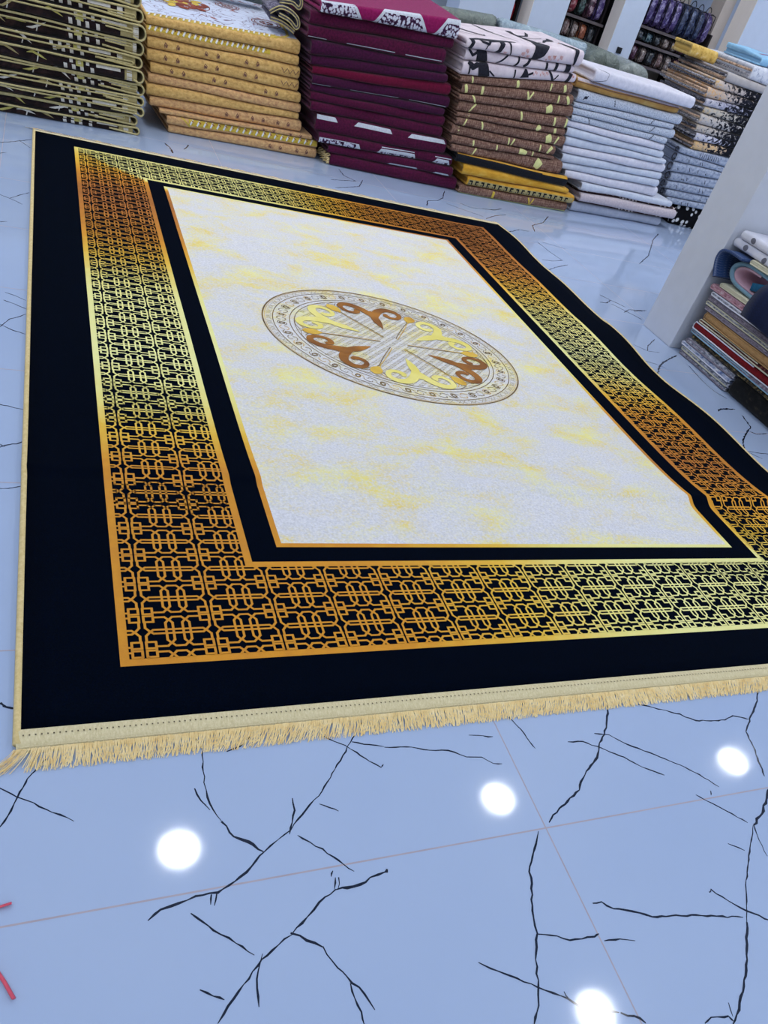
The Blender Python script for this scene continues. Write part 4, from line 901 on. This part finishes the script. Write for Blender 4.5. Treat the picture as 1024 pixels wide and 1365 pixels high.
for i in range(18):
    xr = .62 if i < 17 else .62
    r = rows[i]
    def deco(s, i=i):
        if 10 <= i < 17:
            rr_ = random.Random(i)
            for q in range(4): u = s.s0+rr_.uniform(.05, .5); s.strip([(u, rr_.uniform(-.01, .02)), (u+.012, -.014)], .006, 1)
            if i == 10: 
                for q in range(9): s.strip([(s.s0+.22+.022*q, .02), (s.s0+.225+.022*q, -.02)], .005, 1)
    mats = [FLS[i]] if i < 10 else ([M_greyb, M_char] if i < 17 else [M_spotblack])
    s0 = r[0]; s1 = max(.98, r[0]+.75)
    f = Folded(fr, s0, s1, lambda u, i=i: bd[i+1](u)+GAP, lambda u, i=i: bd[i](u)-GAP, .8, i*1.7, .0 if i < 17 else .02, wav=.006, rise=.0)
    o = f.make('folded_carpet', mats, None, deco=deco)
    if i < 10:
        nm = ['navy and white floral', 'plain greige', 'peach and grey floral', 'peach and black floral', 'grey lilac floral', 'sand and grey floral', 'stone grey floral', 'taupe floral', 'lilac-white floral', 'apricot floral'][i]
        lab = '%s folded carpet, %s of the patterned stack' % (nm, ORD[i] if i else 'highest')
        # inner folds that fan out at the left end
        for q in range(2):
            b = MB([FOB[(i+q) % 3]]); zt_, zb_ = bd[i](s0), bd[i+1](s0); z = zb_+(zt_-zb_)*(.3+.3*q)
            P = [(s0+.02, .012), (s0-.02-.02*q, .06), (s0-.045-.01*q, .18), (s0-.06, .4), (s0-.06, .76)]
            b.tube([fr.P(u, d, z) for t_, (u, d) in enumerate(P)], .009, 8, sq=(1, .8)); b.build('inner_fold', o)
    elif i < 17: lab = 'blue-grey folded carpet, %s of the grey ones under the apricot floral one' % ['first', 'second', 'third', 'fourth', 'fifth', 'sixth', 'seventh'][i-10]
    else: lab = 'black carpet with white spots on the floor under the blue-grey ones'
    if 10 <= i < 16:
        b = MB([M_char]); zt_, zb_ = bd[i](s0), bd[i+1](s0); rr = (zt_-zb_)*.34; zc = (zt_+zb_)/2
        b.tube([fr.P(s0-.004+rr*.9*cos(t)-.012, .035+.02*sin(i), zc+rr*sin(t)) for t in [pi*.1+1.7*pi*q/14 for q in range(15)]], .006, 6); b.build('inner_fold', o)
    tag(o, lab, 'carpet', 'carpets in the patterned stack')
g = Folded(fr, .0, .27, lambda u: bd[1](u)+GAP, lambda u: bd[1](u)+.085, .34, 5, .44, wav=.01); o = g.make('folded_carpet', [fabric('yellow_flowered_pile', [(.3, (120, 96, 50)), (.45, (204, 166, 84)), (.6, (222, 190, 110)), (.75, (226, 214, 190))], 22)], None)
tag(o, 'yellow flowered folded carpet lying far back on the patterned stack', 'carpet')
# light blue and yellow bundles lying on top of that stack
topz = lambda u: bd[0](u)
M_ltblue = fabric('light_blue_pile', [(.3, (120, 170, 206)), (.7, (150, 194, 222))], 20)
M_pinkp = fabric('magenta_print', [(.3, (126, 50, 92)), (.7, (160, 90, 130))], 30)
f = Folded(fr, .42, 1.05, lambda u: topz(u)+GAP, lambda u: topz(u)+.055, .6, 2, .03, rise=.02)
o = f.make('folded_carpet', [M_ltblue, M_pinkp], None, deco=lambda s: (s.patch(.50, .56, -.02, .03, 1), s.strip([(.5, .2), (.6, .24), (.7, .22)], .03, 1)))
tag(o, 'light blue folded carpet on top of the navy and white floral one', 'carpet')
# ------------------------------------------------------------------ pillars
def pillar(name, x0, x1, y0, y1, lab, side=None, front=None, z1=H):
    m = MB([front or M_pillar, side or M_pillar]); m.box(x0, x1, y0, y1, 0, z1)
    m.mi[4] = 1     # the face towards -x
    return struct(m.build(name, None, False, .004), lab)
pillar('pillar', 3.371, 3.90, 2.394, 2.686, 'near grey-white square pillar on the floor right of the carpet')
WARM_LIT, COOL = M_warmlight, plain('blue_white_paint', (200, 212, 230), .7, .3, 0, 2)  # warm light is put into the colour of the side faces
pillar('pillar', 3.52, 4.05, 7.0, 7.3, 'far pale blue-white pillar leftmost behind the blush-white stack', COOL, COOL)
pillar('pillar', 4.235, 4.60, 7.0, 7.23, 'far pillar with painted warm-lit side left of the small bagged rug bay', WARM_LIT, COOL)
pillar('pillar', 5.17, 5.44, 7.0, 7.19, 'far pillar with painted warm-lit side between the two bagged rug bays', WARM_LIT, COOL)
pillar('pillar', 6.63, 7.4, 7.0, 7.25, 'far pillar with painted warm-lit side at the right end of the racks', WARM_LIT, COOL)
m = MB([M_beigewall]); m.box(6.50, 6.63, 7.3, 7.5, 0, H); struct(m.build('wall_panel', None, False), 'beige wall panel right of the purple bagged rugs')
m = MB([plain('black_plastic', (18, 20, 26), .5)]); m.box(5.27, 5.325, 6.985, 7.0, .955, 1.0); o = m.build('wall_socket', None, False, .003); tag(o, 'small black socket low on the far pillar between the bag bays', 'socket')

# ------------------------------------------------------------------ racks with bagged rugs
M_rack = plain('dark_rack_board', (40, 34, 36), .6)
M_rackm = plain('grey_rack_board', (96, 88, 90), .6)
def rack(x0, x1, levels, lab, bm=None):
    t = empty('display_rack', ((x0+x1)/2, 7.55, 0), lab, 'rack'); T_ = Matrix.Translation((-(x0+x1)/2, -7.55, 0))
    for z in levels:
        b = MB([M_rack, M_rackm]); b.box(x0, x1, 7.22, 7.85, z-.02, z, 1); o = b.build('shelf', t, False); o.matrix_parent_inverse = T_
    for x in (x0, x1-.02):
        b = MB([M_rack]); b.box(x, x+.02, 7.26, 7.85, 0, 1.3 if bm else 2.2); o = b.build('upright', t, False); o.matrix_parent_inverse = T_
    b = MB([bm or M_rack]); b.box(x0, x1, 7.85, 7.87, 0, 2.2); o = b.build('back_panel', t, False); o.matrix_parent_inverse = T_
rack(4.06, 4.234, (.32, .9, 1.24), 'narrow dark rack holding the red bagged rug')
rack(4.602, 5.168, (.36, .78, .935, 1.105, 1.34), 'dark rack of bagged rugs between two far pillars')
rack(5.442, 6.50, (.30, .72, .92, 1.08, 1.20), 'dark rack of purple bagged rugs at the back', M_beigewall)
def bagmat(name, c1, c2, c3):
    k = NT(name, .25, .5); v = k.coord('Object'); f = k.noise(v, 26, 4, .6, 1.0)
    k.base(k.ramp(f, [(.3, c1), (.5, c2), (.66, c3)])); k.bump(k.noise(v, 30, 3), .5, .01)
    k.b.inputs['Coat Weight'].default_value = .4; return k.m
BM = {'red': bagmat('red_bagged_pile', (92, 14, 30), (170, 26, 48), (206, 90, 80)), 'navy': bagmat('navy_bagged_pile', (18, 22, 44), (40, 52, 86), (110, 124, 156)),
      'rose': bagmat('rose_bagged_pile', (90, 22, 34), (140, 52, 64), (206, 170, 168)), 'green': bagmat('dark_green_bagged_pile', (14, 26, 28), (30, 48, 48), (110, 134, 132)),
      'plum': bagmat('plum_bagged_pile', (42, 20, 34), (84, 44, 66), (180, 160, 170)), 'violet': bagmat('violet_bagged_pile', (34, 24, 66), (76, 60, 118), (160, 150, 190)),
      'cocoa': bagmat('cocoa_bagged_pile', (62, 44, 46), (112, 86, 84), (196, 178, 172)), 'orange': bagmat('orange_bagged_pile', (96, 48, 36), (168, 100, 70), (224, 180, 150)),
      'dark': bagmat('charcoal_bagged_pile', (20, 22, 28), (48, 52, 58), (130, 136, 140)), 'teal': bagmat('teal_bagged_pile', (14, 34, 44), (32, 62, 76), (150, 176, 180)), 'stripe': bagmat('striped_bagged_pile', (60, 48, 48), (120, 104, 98), (200, 190, 184))}
M_zip = plain('black_zip', (12, 12, 16), .5)
NB = [0]
def bag(x, z, w, h, kind, lab, grp, d=.36, handle=False, y=7.24):
    NB[0] += 1; rb = random.Random(NB[0]*7+1)
    m = MB([BM[kind]]); n = 16; rings = []
    for j in range(9):        # a plump cushion-shaped bundle standing on its end
        t = j/8; zz = z+h*t; k_ = (1-abs(2*t-1)**5*.35); ring_ = []
        for i in range(n):
            a = 2*pi*i/n; cx, cy = cos(a), sin(a); px = math.copysign(abs(cx)**.5, cx); py = math.copysign(abs(cy)**.5, cy)
            ring_.append(m.vert((x+px*w/2*k_*(.96+.05*rb.random()), y+d/2+py*d/2*k_*(.97+.03*rb.random()), zz)))
        rings.append(ring_)
    for j in range(8):
        for i in range(n): m.face((rings[j][i], rings[j][(i+1) % n], rings[j+1][(i+1) % n], rings[j+1][i]))
    m.face(rings[0][::-1]); m.face(rings[-1])
    o = m.build('bagged_rug'); tag(o, lab, 'rug', grp)
    b = MB([M_zip]); b.tube([(x-w*.42, y+.012, z+h*.08), (x-w*.42, y+.006, z+h*.5), (x-w*.42, y+.012, z+h*.95), (x, y+.02, z+h*.985), (x+w*.42, y+.012, z+h*.95), (x+w*.42, y+.006, z+h*.5)], .005, 6); b.build('piping', o)
    if handle:
        b = MB([M_zip]); b.tube([(x+.032*cos(t), y+.1, z+h-.004+.045*sin(t)) for t in [pi*q/10 for q in range(11)]], .004, 6); b.build('handle', o)
bag(4.15, .9015, .12, .17, 'red', 'red bagged rug in the narrow rack behind the blush-white stack', None)
g1 = 'bagged rugs in the middle rack'
for q, (kind, col) in enumerate((('violet', 'violet'), ('cocoa', 'cocoa brown'), ('stripe', 'grey-brown striped'), ('orange', 'orange and white'), ('dark', 'charcoal'))):
    bag(4.682+.101*q, .9365, .096, .138, kind, col+' bagged rug on the lower shelf of the middle rack', g1)
for q, (kind, col) in enumerate((('navy', 'navy'), ('rose', 'rose red'), ('green', 'dark green'), ('plum', 'plum and white'), ('violet', 'purple'))):
    bag(4.684+.101*q, 1.1065, .1, .2, kind, col+' bagged rug on the upper shelf of the middle rack', g1)
g2 = 'bagged rugs in the right rack'
PL = ['leftmost', 'second from left', 'third from left', 'fourth from left', 'fifth from left', 'sixth from left', 'seventh from left', 'eighth from left', 'rightmost']
bag(5.545, 1.2015, .09, .24, 'rose', 'rose bagged rug beside the purple ones in the right rack', g2)
for q in range(8):
    bag(5.66+.104*q, 1.2015, .1, .245-.005*(q > 5), 'violet' if q < 4 or q == 7 else 'navy', ('purple' if q < 4 or q == 7 else 'blue-black')+' bagged rug with zip and loop handle, %s on the top shelf' % (PL[q+1] if q < 7 else PL[8]), g2, handle=True)
for q, (kind, col) in enumerate((('navy', 'navy'), ('dark', 'charcoal'), ('teal', 'teal'), ('dark', 'grey'), ('stripe', 'striped'), ('stripe', 'pale-striped'), ('plum', 'plum'), ('dark', 'dark grey'), ('navy', 'blue'))):
    bag(5.535+.111*q, 1.0815, .1, .088, kind, col+' low bagged rug, %s on the second shelf of the right rack' % PL[q], g2)
for q, (kind, col) in enumerate((('rose', 'rose'), ('plum', 'plum'), ('stripe', 'striped'), ('dark', 'charcoal'), ('cocoa', 'brown'), ('stripe', 'grey striped'), ('plum', 'dark plum'), ('green', 'green'), ('cocoa', 'cocoa'))):
    bag(5.535+.111*q, .9215, .1, .135, kind, col+' bagged rug, %s on the third shelf of the right rack' % PL[q], g2)

# ------------------------------------------------------------------ rolls in plastic lying on the stacks
def plastic(name, c1, c2, rough=.22):
    k = NT(name, rough, .6); v = k.coord('Object', (1, 1, 1)); f = k.noise(v, 9, 5, .6, 1.5)
    k.base(k.ramp(f, [(.3, c1), (.7, c2)])); k.bump(k.noise(v, 16, 4, .6, 2.0), .9, .02); return k.m
M_sage = plastic('sage_plastic', (86, 98, 92), (122, 132, 124)); M_clear = plastic('silver_blue_plastic', (112, 132, 146), (176, 196, 206), .15); M_fog = plastic('fog_grey_plastic', (112, 122, 120), (150, 158, 154))
def roll(p0, p1, r, mat, lab, pleat=True, name='wrapped_roll', grp=None, wide=1.0):
    p0, p1 = Vector(p0), Vector(p1); ax = (p1-p0).normalized(); a = Vector((0, 0, 1)); b = ax.cross(a).normalized(); Ln = (p1-p0).length
    m = MB([mat]); n = 40; rr = random.Random(int(r*1e4)+int(p0.x*100)); rings = []
    prof = [(-.0, .05), (-.004, .3), (.004, .6), (.012, .86), (.035, 1)]+[(.035+(Ln-.07)*q/10, 1) for q in range(1, 10)]+[(Ln-.035, 1), (Ln-.012, .86), (Ln-.004, .6), (Ln+.004, .3), (Ln, .05)]
    ph = [(1 if i % 2 else -1)*rr.uniform(.3, 1) for i in range(n)]
    for k_, (x, f_) in enumerate(prof):
        e = min(k_, len(prof)-1-k_); ring_ = []
        for i in range(n):
            t = 2*pi*i/n; w = 1+(.012*sin(t*5+k_*.9)+.008*rr.uniform(-1, 1)); off = (.016*ph[i]*(.4, .8, 1, .6)[e] if e < 4 and pleat else 0)
            ring_.append(m.vert(p0+ax*(x+off)+(a*cos(t)+b*(sin(t)*wide))*(r*f_*w)))
        rings.append(ring_)
    for k_ in range(len(rings)-1):
        for i in range(n): m.face((rings[k_][i], rings[k_][(i+1) % n], rings[k_+1][(i+1) % n], rings[k_+1][i]))
    m.face(rings[0][::-1]); m.face(rings[-1])
    return tag(m.build(name), lab, 'roll', grp)

roll((3.28, 5.64, .94), (4.14, 5.70, .955), .044, M_clear, 'thin roll in silver-blue plastic lying behind the branch-printed carpet')
roll((2.76, 5.58, .895), (3.24, 5.60, .94), .05, M_sage, 'sage green plastic-wrapped roll behind the blush-white carpet left side')
roll((4.34, 5.62, .895), (4.30, 6.2, .895), .100, M_sage, 'sage plastic-wrapped roll with gathered pleated end on the white stack', wide=1.65)
roll((4.70, 5.68, .885), (4.68, 6.2, .885), .092, M_fog, 'fog grey plastic-wrapped roll right of the pleated sage roll', wide=1.7)
roll((.95, 5.48, .755), (1.49, 5.52, .755), .085, M_sage, 'dark sage plastic-wrapped roll lying at the back of the beige stack')

# folded grey mats with cream edges between the beige and the maroon stack
M_greymat = fabric('grey_violet_mat', [(.3, (60, 58, 76)), (.5, (98, 94, 112)), (.7, (150, 146, 160))], 60, coord='Object')
def edgemat(pts, y, dpt, lab, w=.014):
    t = empty('folded_mat', (pts[0][0], y, pts[0][1]), lab, 'mat', 'grey mats with cream edges beside the maroon stack'); T_ = Matrix.Translation((-pts[0][0], -y, -pts[0][1]))
    m = MB([M_greymat]); n = len(pts); A = []; B = []
    for i in range(n):
        p0, p1 = pts[max(i-1, 0)], pts[min(i+1, n-1)]; tx, tz = p1[0]-p0[0], p1[1]-p0[1]; l = hypot(tx, tz); nx_, nz_ = -tz/l*w/2, tx/l*w/2
        for arr, s_ in ((A, 1), (B, -1)):
            x, z = pts[i][0]+nx_*s_, pts[i][1]+nz_*s_; arr.append((m.vert((x, y, z)), m.vert((x-.02, y+dpt, z+.03))))
    for i in range(n-1):
        m.face((A[i][0], A[i+1][0], A[i+1][1], A[i][1])); m.face((B[i+1][0], B[i][0], B[i][1], B[i+1][1])); m.face((A[i][0], B[i][0], B[i+1][0], A[i+1][0])); m.face((A[i+1][1], B[i+1][1], B[i][1], A[i][1]))
    for i in (0, n-1): m.face((A[i][0], A[i][1], B[i][1], B[i][0]))
    o = m.build('mat', t); o.matrix_parent_inverse = T_
    b = MB([M_edge])
    for arr in (A, B): b.tube([Vector(m.v[q[0]])+Vector((0, -.003, 0)) for q in arr], .0035, 6)
    o = b.build('binding', t); o.matrix_parent_inverse = T_

def shiftmat(p): return smoothmat([(x-.045, z) for x, z in p])
def smoothmat(p, k=5):
    o = []
    for i in range(len(p)-1):
        p0, p1, p2, p3 = p[max(i-1, 0)], p[i], p[i+1], p[min(i+2, len(p)-1)]
        for q in range(k):
            t = q/k; o.append([.5*(2*p1[c]+(p2[c]-p0[c])*t+(2*p0[c]-5*p1[c]+4*p2[c]-p3[c])*t*t+(3*p1[c]-p0[c]-3*p2[c]+p3[c])*t**3) for c in (0, 1)])
    return o+[p[-1]]

edgemat(shiftmat([(1.44, .70), (1.50, .735), (1.56, .735), (1.615, .712), (1.632, .68), (1.615, .662), (1.57, .688), (1.50, .702)]), 4.93, .2, 'grey violet mat with cream edges folded in a loop above the beige stack')
edgemat(shiftmat([(1.45, .672), (1.52, .668), (1.57, .655), (1.612, .638)]), 4.94, .2, 'single grey violet mat layer lying directly on the beige stack corner')
edgemat(shiftmat([(1.50, .762), (1.58, .770), (1.625, .755), (1.64, .775), (1.625, .805), (1.56, .815)]), 4.96, .2, 'grey violet mat loop uppermost beside the silver floral carpet edge')

# red plastic strips on the tiles at the left
M_redp = plain('red_plastic', (206, 70, 92), .35, .5)
for pts, lab in (([(-.16, -.37), (-.07, -.352), (-.03, -.342), (-.008, -.339)], 'thin red plastic strip on the tiles, upper of two at the left edge'), ([(-.06, -.39), (-.035, -.43), (-.015, -.465), (-.001, -.494)], 'thin red plastic strip on the tiles, lower of two at the left edge')):
    b = MB([M_redp]); b.tube([(x, y, .0035+.002*(q % 2)) for q, (x, y) in enumerate(pts)], .0042, 6, sq=(.5, 1)); tag(b.build('plastic_strip'), lab, 'strip', 'red plastic strips')

# ------------------------------------------------------------------ pile of small rugs in front of the near pillar
FP = Frame((3.40, 2.33), (0, -1)); FP.n = Vector((1, 0, 0))
def pat(name, c, sc=36): return fabric(name, [(.34, c[0]), (.45, c[1]), (.55, c[2]), (.68, c[3])], sc, (1, 1.6, 1), nr=.7)
PM = {'grey': pat('grey_white_flowered', ((40, 44, 56), (110, 114, 128), (170, 170, 178), (206, 206, 210))), 'blue': pat('white_blue_flowered', ((30, 52, 104), (120, 134, 168), (190, 192, 202), (214, 214, 218)), 18),
      'gold': pat('black_gold_flowered', ((14, 12, 12), (28, 24, 20), (80, 66, 40), (176, 156, 100)), 44), 'redd': fabric('dark_red_pile', [(.3, (92, 6, 16)), (.7, (128, 14, 24))], 40), 'wine': pat('wine_flowered', ((24, 8, 12), (52, 16, 22), (96, 40, 40), (170, 140, 110)), 40),
      'tan': fabric('camel_pile', [(.3, (150, 112, 70)), (.7, (184, 146, 98))], 40, (1, 4, 1)), 'mauve': pat('mauve_grey_pile', ((70, 62, 76), (110, 100, 114), (140, 132, 144), (180, 174, 182))), 'black': pat('black_flowered', ((4, 5, 7), (9, 9, 11), (16, 16, 17), (52, 48, 36)), 30),
      'pink': pat('rose_grey_striped', ((96, 84, 92), (160, 110, 124), (196, 160, 170), (206, 200, 206)), 26), 'cream': fabric('cream_pile', [(.3, (184, 180, 156)), (.7, (206, 202, 178))], 30), 'navy': fabric('navy_pile', [(.3, (6, 14, 40)), (.7, (14, 30, 70))], 40),
      'teal': fabric('teal_pile', [(.3, (20, 78, 112)), (.7, (40, 108, 144))], 30), 'pale': fabric('pale_blue_edge', [(.3, (110, 148, 170)), (.7, (146, 178, 196))], 30), 'rose': fabric('pale_rose_pile', [(.3, (190, 150, 166)), (.7, (212, 180, 192))], 20),
      'white': fabric('white_mat_pile', [(.3, (198, 200, 212)), (.7, (220, 220, 230))], 12), 'dot': fabric('grey_dot_print', [(.3, (76, 78, 90)), (.7, (130, 130, 142))], 30), 'plaid': pat('navy_white_checked', ((16, 40, 84), (40, 64, 108), (190, 196, 210), (220, 222, 230)), 14)}
G3 = 'small rugs piled in front of the near pillar'
def small(z0, z1, s0, s1, kind, lab, dep=.42, d0=0.0, sag=.02, edge=None, tilt=0.0, deco=None, extra=(), thick=.3):
    bump_ = lambda u: -sag*((u-s0)/.9)**1.3+tilt*(u-s0)
    f = Folded(FP, s0, s1, lambda u: max(.0012, z0+bump_(u)), lambda u: z1+bump_(u), dep, z0*41, d0, wav=.006)
    o = f.make('small_rug', [PM[kind]]+[PM[x] for x in extra], None, thick=thick, deco=deco); tag(o, lab, 'rug', G3)
    if edge:
        b = MB([PM[edge]]); lo, hi = (lambda u: f.zb(u)+.004), (lambda u: f.zt(u)-.004)
        n = 18; P = [(s1-.01-(s1-s0-.012)*q/n, 0) for q in range(n+1)]
        pts = [FP.P(u, f.front(u)-.0015, lo(u)) for u, _ in P]+[FP.P(s0-.006, f.front(s0)+.002, (lo(s0)+hi(s0))/2)]+[FP.P(u, f.front(u)-.0015+.004, hi(u)-.001) for u, _ in P[::-1][:8]]
        b.tube(pts, .0036, 6); b.build('binding', o)
    return f, o

small(.002, .100, .46, 1.35, 'black', 'black flowered small rug at the near end of the bottom of the pile', sag=.0)
small(.002, .022, .005, .44, 'grey', 'grey flowered small rug lying on the floor at the pile bottom', sag=.0, edge='mauve')
small(.023, .046, .0, .445, 'grey', 'grey and white small rug second lowest in the pile', sag=.0, edge='cream')
small(.047, .070, -.015, .44, 'blue', 'white and blue flowered small rug low in the pile', sag=.0, edge='white')
small(.071, .096, .01, .44, 'grey', 'grey flowered small rug above the white and blue one', sag=.0, edge='mauve')
small(.102, .122, .02, 1.35, 'gold', 'black and gold flowered small rug just under the red rug', sag=.0)
small(.123, .143, .0, 1.35, 'mauve', 'grey mauve small rug under the red rug', sag=.0, edge='pale')
small(.144, .186, .0, 1.35, 'redd', 'dark red small rug with white edge in the pile', sag=.0, edge='white')
small(.187, .208, .02, 1.35, 'wine', 'wine flowered small rug on the dark red rug', sag=.0, edge='cream')
small(.209, .252, .03, 1.35, 'tan', 'camel brown small rug in the middle of the pile', sag=.0, edge='tan')
small(.253, .274, .01, 1.35, 'mauve', 'mauve grey small rug on the camel brown rug', sag=.0, edge='mauve')
small(.275, .297, -.005, 1.35, 'grey', 'grey flowered small rug second above the camel brown rug', sag=.0, edge='cream')
small(.298, .322, -.01, 1.35, 'mauve', 'mauve small rug third above the camel brown rug', sag=.0, edge='mauve')
small(.323, .346, .0, 1.35, 'grey', 'grey flowered small rug fourth above the camel brown rug', sag=.0, edge='white')
small(.347, .376, -.03, 1.35, 'pink', 'rose and grey striped small rug sticking out of the pile', sag=.0, edge='pink')
small(.377, .400, .02, 1.35, 'cream', 'cream small rug beneath the pale blue curled mat', sag=.0, edge='cream')
# the curled mat: pale blue outside, rose inside
def sheet(name, pts, y0, dep, th, mi, parent=None, slant=.0):
    m = MB([PM[mi]]); n = len(pts); A = []; B = []
    for i in range(n):
        p0, p1 = pts[max(i-1, 0)], pts[min(i+1, n-1)]; tu, tz = p1[0]-p0[0], p1[1]-p0[1]; l = hypot(tu, tz) or 1; nu, nz = -tz/l*th/2, tu/l*th/2
        for arr, s_ in ((A, 1), (B, -1)):
            arr.append((m.vert(FP.P(pts[i][0]+nu*s_, y0, pts[i][1]+nz*s_)), m.vert(FP.P(pts[i][0]+nu*s_, y0+dep, pts[i][1]+nz*s_+slant))))
    q = lambda a, b, c, d: m.face((a, b, c, d), 0, [(0, 0), (th, 0), (th, th), (0, th)])
    for i in range(n-1):
        q(A[i][0], A[i+1][0], A[i+1][1], A[i][1]); q(B[i+1][0], B[i][0], B[i][1], B[i+1][1]); q(A[i][0], B[i][0], B[i+1][0], A[i+1][0]); q(A[i+1][1], B[i+1][1], B[i][1], A[i][1])
    for i in (0, n-1): q(A[i][0], A[i][1], B[i][1], B[i][0])
    return m.build(name, parent)
def smoothpts(p, k=4):
    o = []
    for i in range(len(p)-1):
        p0, p1, p2, p3 = p[max(i-1, 0)], p[i], p[i+1], p[min(i+2, len(p)-1)]
        for q in range(k):
            t = q/k; o.append([.5*(2*p1[c]+(p2[c]-p0[c])*t+(2*p0[c]-5*p1[c]+4*p2[c]-p3[c])*t*t+(3*p1[c]-p0[c]-3*p2[c]+p3[c])*t**3) for c in (0, 1)])
    return o+[p[-1]]
outl = smoothpts([(.55, .4105), (.36, .411), (.18, .415), (.07, .426), (.02, .452), (.015, .482), (.05, .508), (.12, .520), (.20, .521), (.28, .516), (.325, .512)])
cm = sheet('small_rug', outl, .02, .36, .015, 'pale'); tag(cm, 'pale blue mat curled open with rose pink inside on top of the pile', 'rug', G3)
inl = smoothpts([(.50, .425), (.34, .425), (.18, .429), (.09, .434), (.050, .455), (.046, .478), (.075, .496), (.13, .506), (.22, .508)])
sheet('lining', inl, .026, .35, .011, 'rose', cm)['label'] = 'rose pink lining'
tng = smoothpts([(.75, .474), (.45, .480), (.30, .472), (.20, .452)])
tg = sheet('small_rug', tng, .018, .33, .036, 'teal'); tag(tg, 'teal mat folded into the curled pale blue mat', 'rug', G3)
def drape(prof, s0, s1, th, mi):
    m = MB([PM[mi]]); n = 24; rows_ = []
    for k_ in range(n+1):
        u = s0+(s1-s0)*k_/n; row = []
        for sg in (1, -1):
            for i in range(len(prof)):
                p0, p1 = prof[max(i-1, 0)], prof[min(i+1, len(prof)-1)]; td, tz = p1[0]-p0[0], p1[1]-p0[1]; l = hypot(td, tz) or 1
                w = th/2*(1 if 0 < k_ < n else .6); low = i/len(prof)
                row.append(m.vert(FP.P(u-(.03*low if k_ == 0 else 0), prof[i][0]-tz/l*w*sg+.006*low*sin(u*17), prof[i][1]+td/l*w*sg+.008*low*sin(u*7))))
        rows_.append(row)
    N_ = len(prof); loop = list(range(N_))+list(range(2*N_-1, N_-1, -1))
    for k_ in range(n):
        for a_, b_ in zip(loop, loop[1:]+loop[:1]): m.face((rows_[k_][a_], rows_[k_+1][a_], rows_[k_+1][b_], rows_[k_][b_]), 0, [(0, 0), (.05, 0), (.05, .02), (0, .02)])
    for k_ in (0, n):
        for a_ in range(N_-1): m.face((rows_[k_][a_], rows_[k_][a_+1], rows_[k_][N_+a_+1], rows_[k_][N_+a_]), 0, [(0, 0), (.02, 0), (.02, .02), (0, .02)])
    return m.build('small_rug')
o = drape(smoothpts([(.34, .5115), (.1, .5115), (.0, .509), (-.035, .490), (-.055, .455), (-.062, .40), (-.055, .345)]), .34, 1.35, .024, 'navy'); tag(o, 'big navy blue rug hanging over the front of the pile', 'rug', G3)
f, o = small(.531, .556, .13, 1.35, 'cream', 'cream mat under the white grey-dotted mats on the pile', sag=.0, edge='cream')
def dd(s):
    for u, q in ((.10, .0), (.26, -.004), (.36, .0), (.17, .06), (.30, .09), (.45, .01)): s.blob(u+s.s0, q, .017, .014, 1)
f, o = small(.557, .598, -.06, 1.35, 'white', 'white mat with grey dots, lower of two on top of the pile', sag=.0, extra=('dot',), deco=dd)
f, o = small(.599, .640, -.03, 1.35, 'white', 'white mat with grey dots, upper of two on top of the pile', sag=.0, extra=('dot',), deco=dd)
# checked rug: one corner pokes out and hangs down in front of the pillar
hang = smoothpts([(.115, .539), (.06, .540), (.0, .539), (-.05, .525), (-.060, .49), (-.04, .45), (-.01, .412)])
ck = sheet('small_rug', hang, -.05, .20, .012, 'plaid'); tag(ck, 'navy and white checked rug corner hanging down against the pillar edge', 'rug', G3)

# ------------------------------------------------------------------ render settings that belong to the look
w = bpy.data.worlds.new('world'); SC.world = w; w.use_nodes = True
w.node_tree.nodes['Background'].inputs[0].default_value = (.80, .89, 1, 1); w.node_tree.nodes['Background'].inputs[1].default_value = 0.55
vs = SC.view_settings; SC.display_settings.display_device = 'sRGB'
vs.view_transform = 'Standard'; vs.look = 'None'; vs.gamma = 1; vs.use_curve_mapping = False; vs.exposure = 0.95
SC.cycles.use_denoising = True; SC.cycles.max_bounces = 8; SC.cycles.diffuse_bounces = 5; SC.cycles.glossy_bounces = 4
SC.cycles.sample_clamp_indirect = 8
bpy.context.view_layer.update()
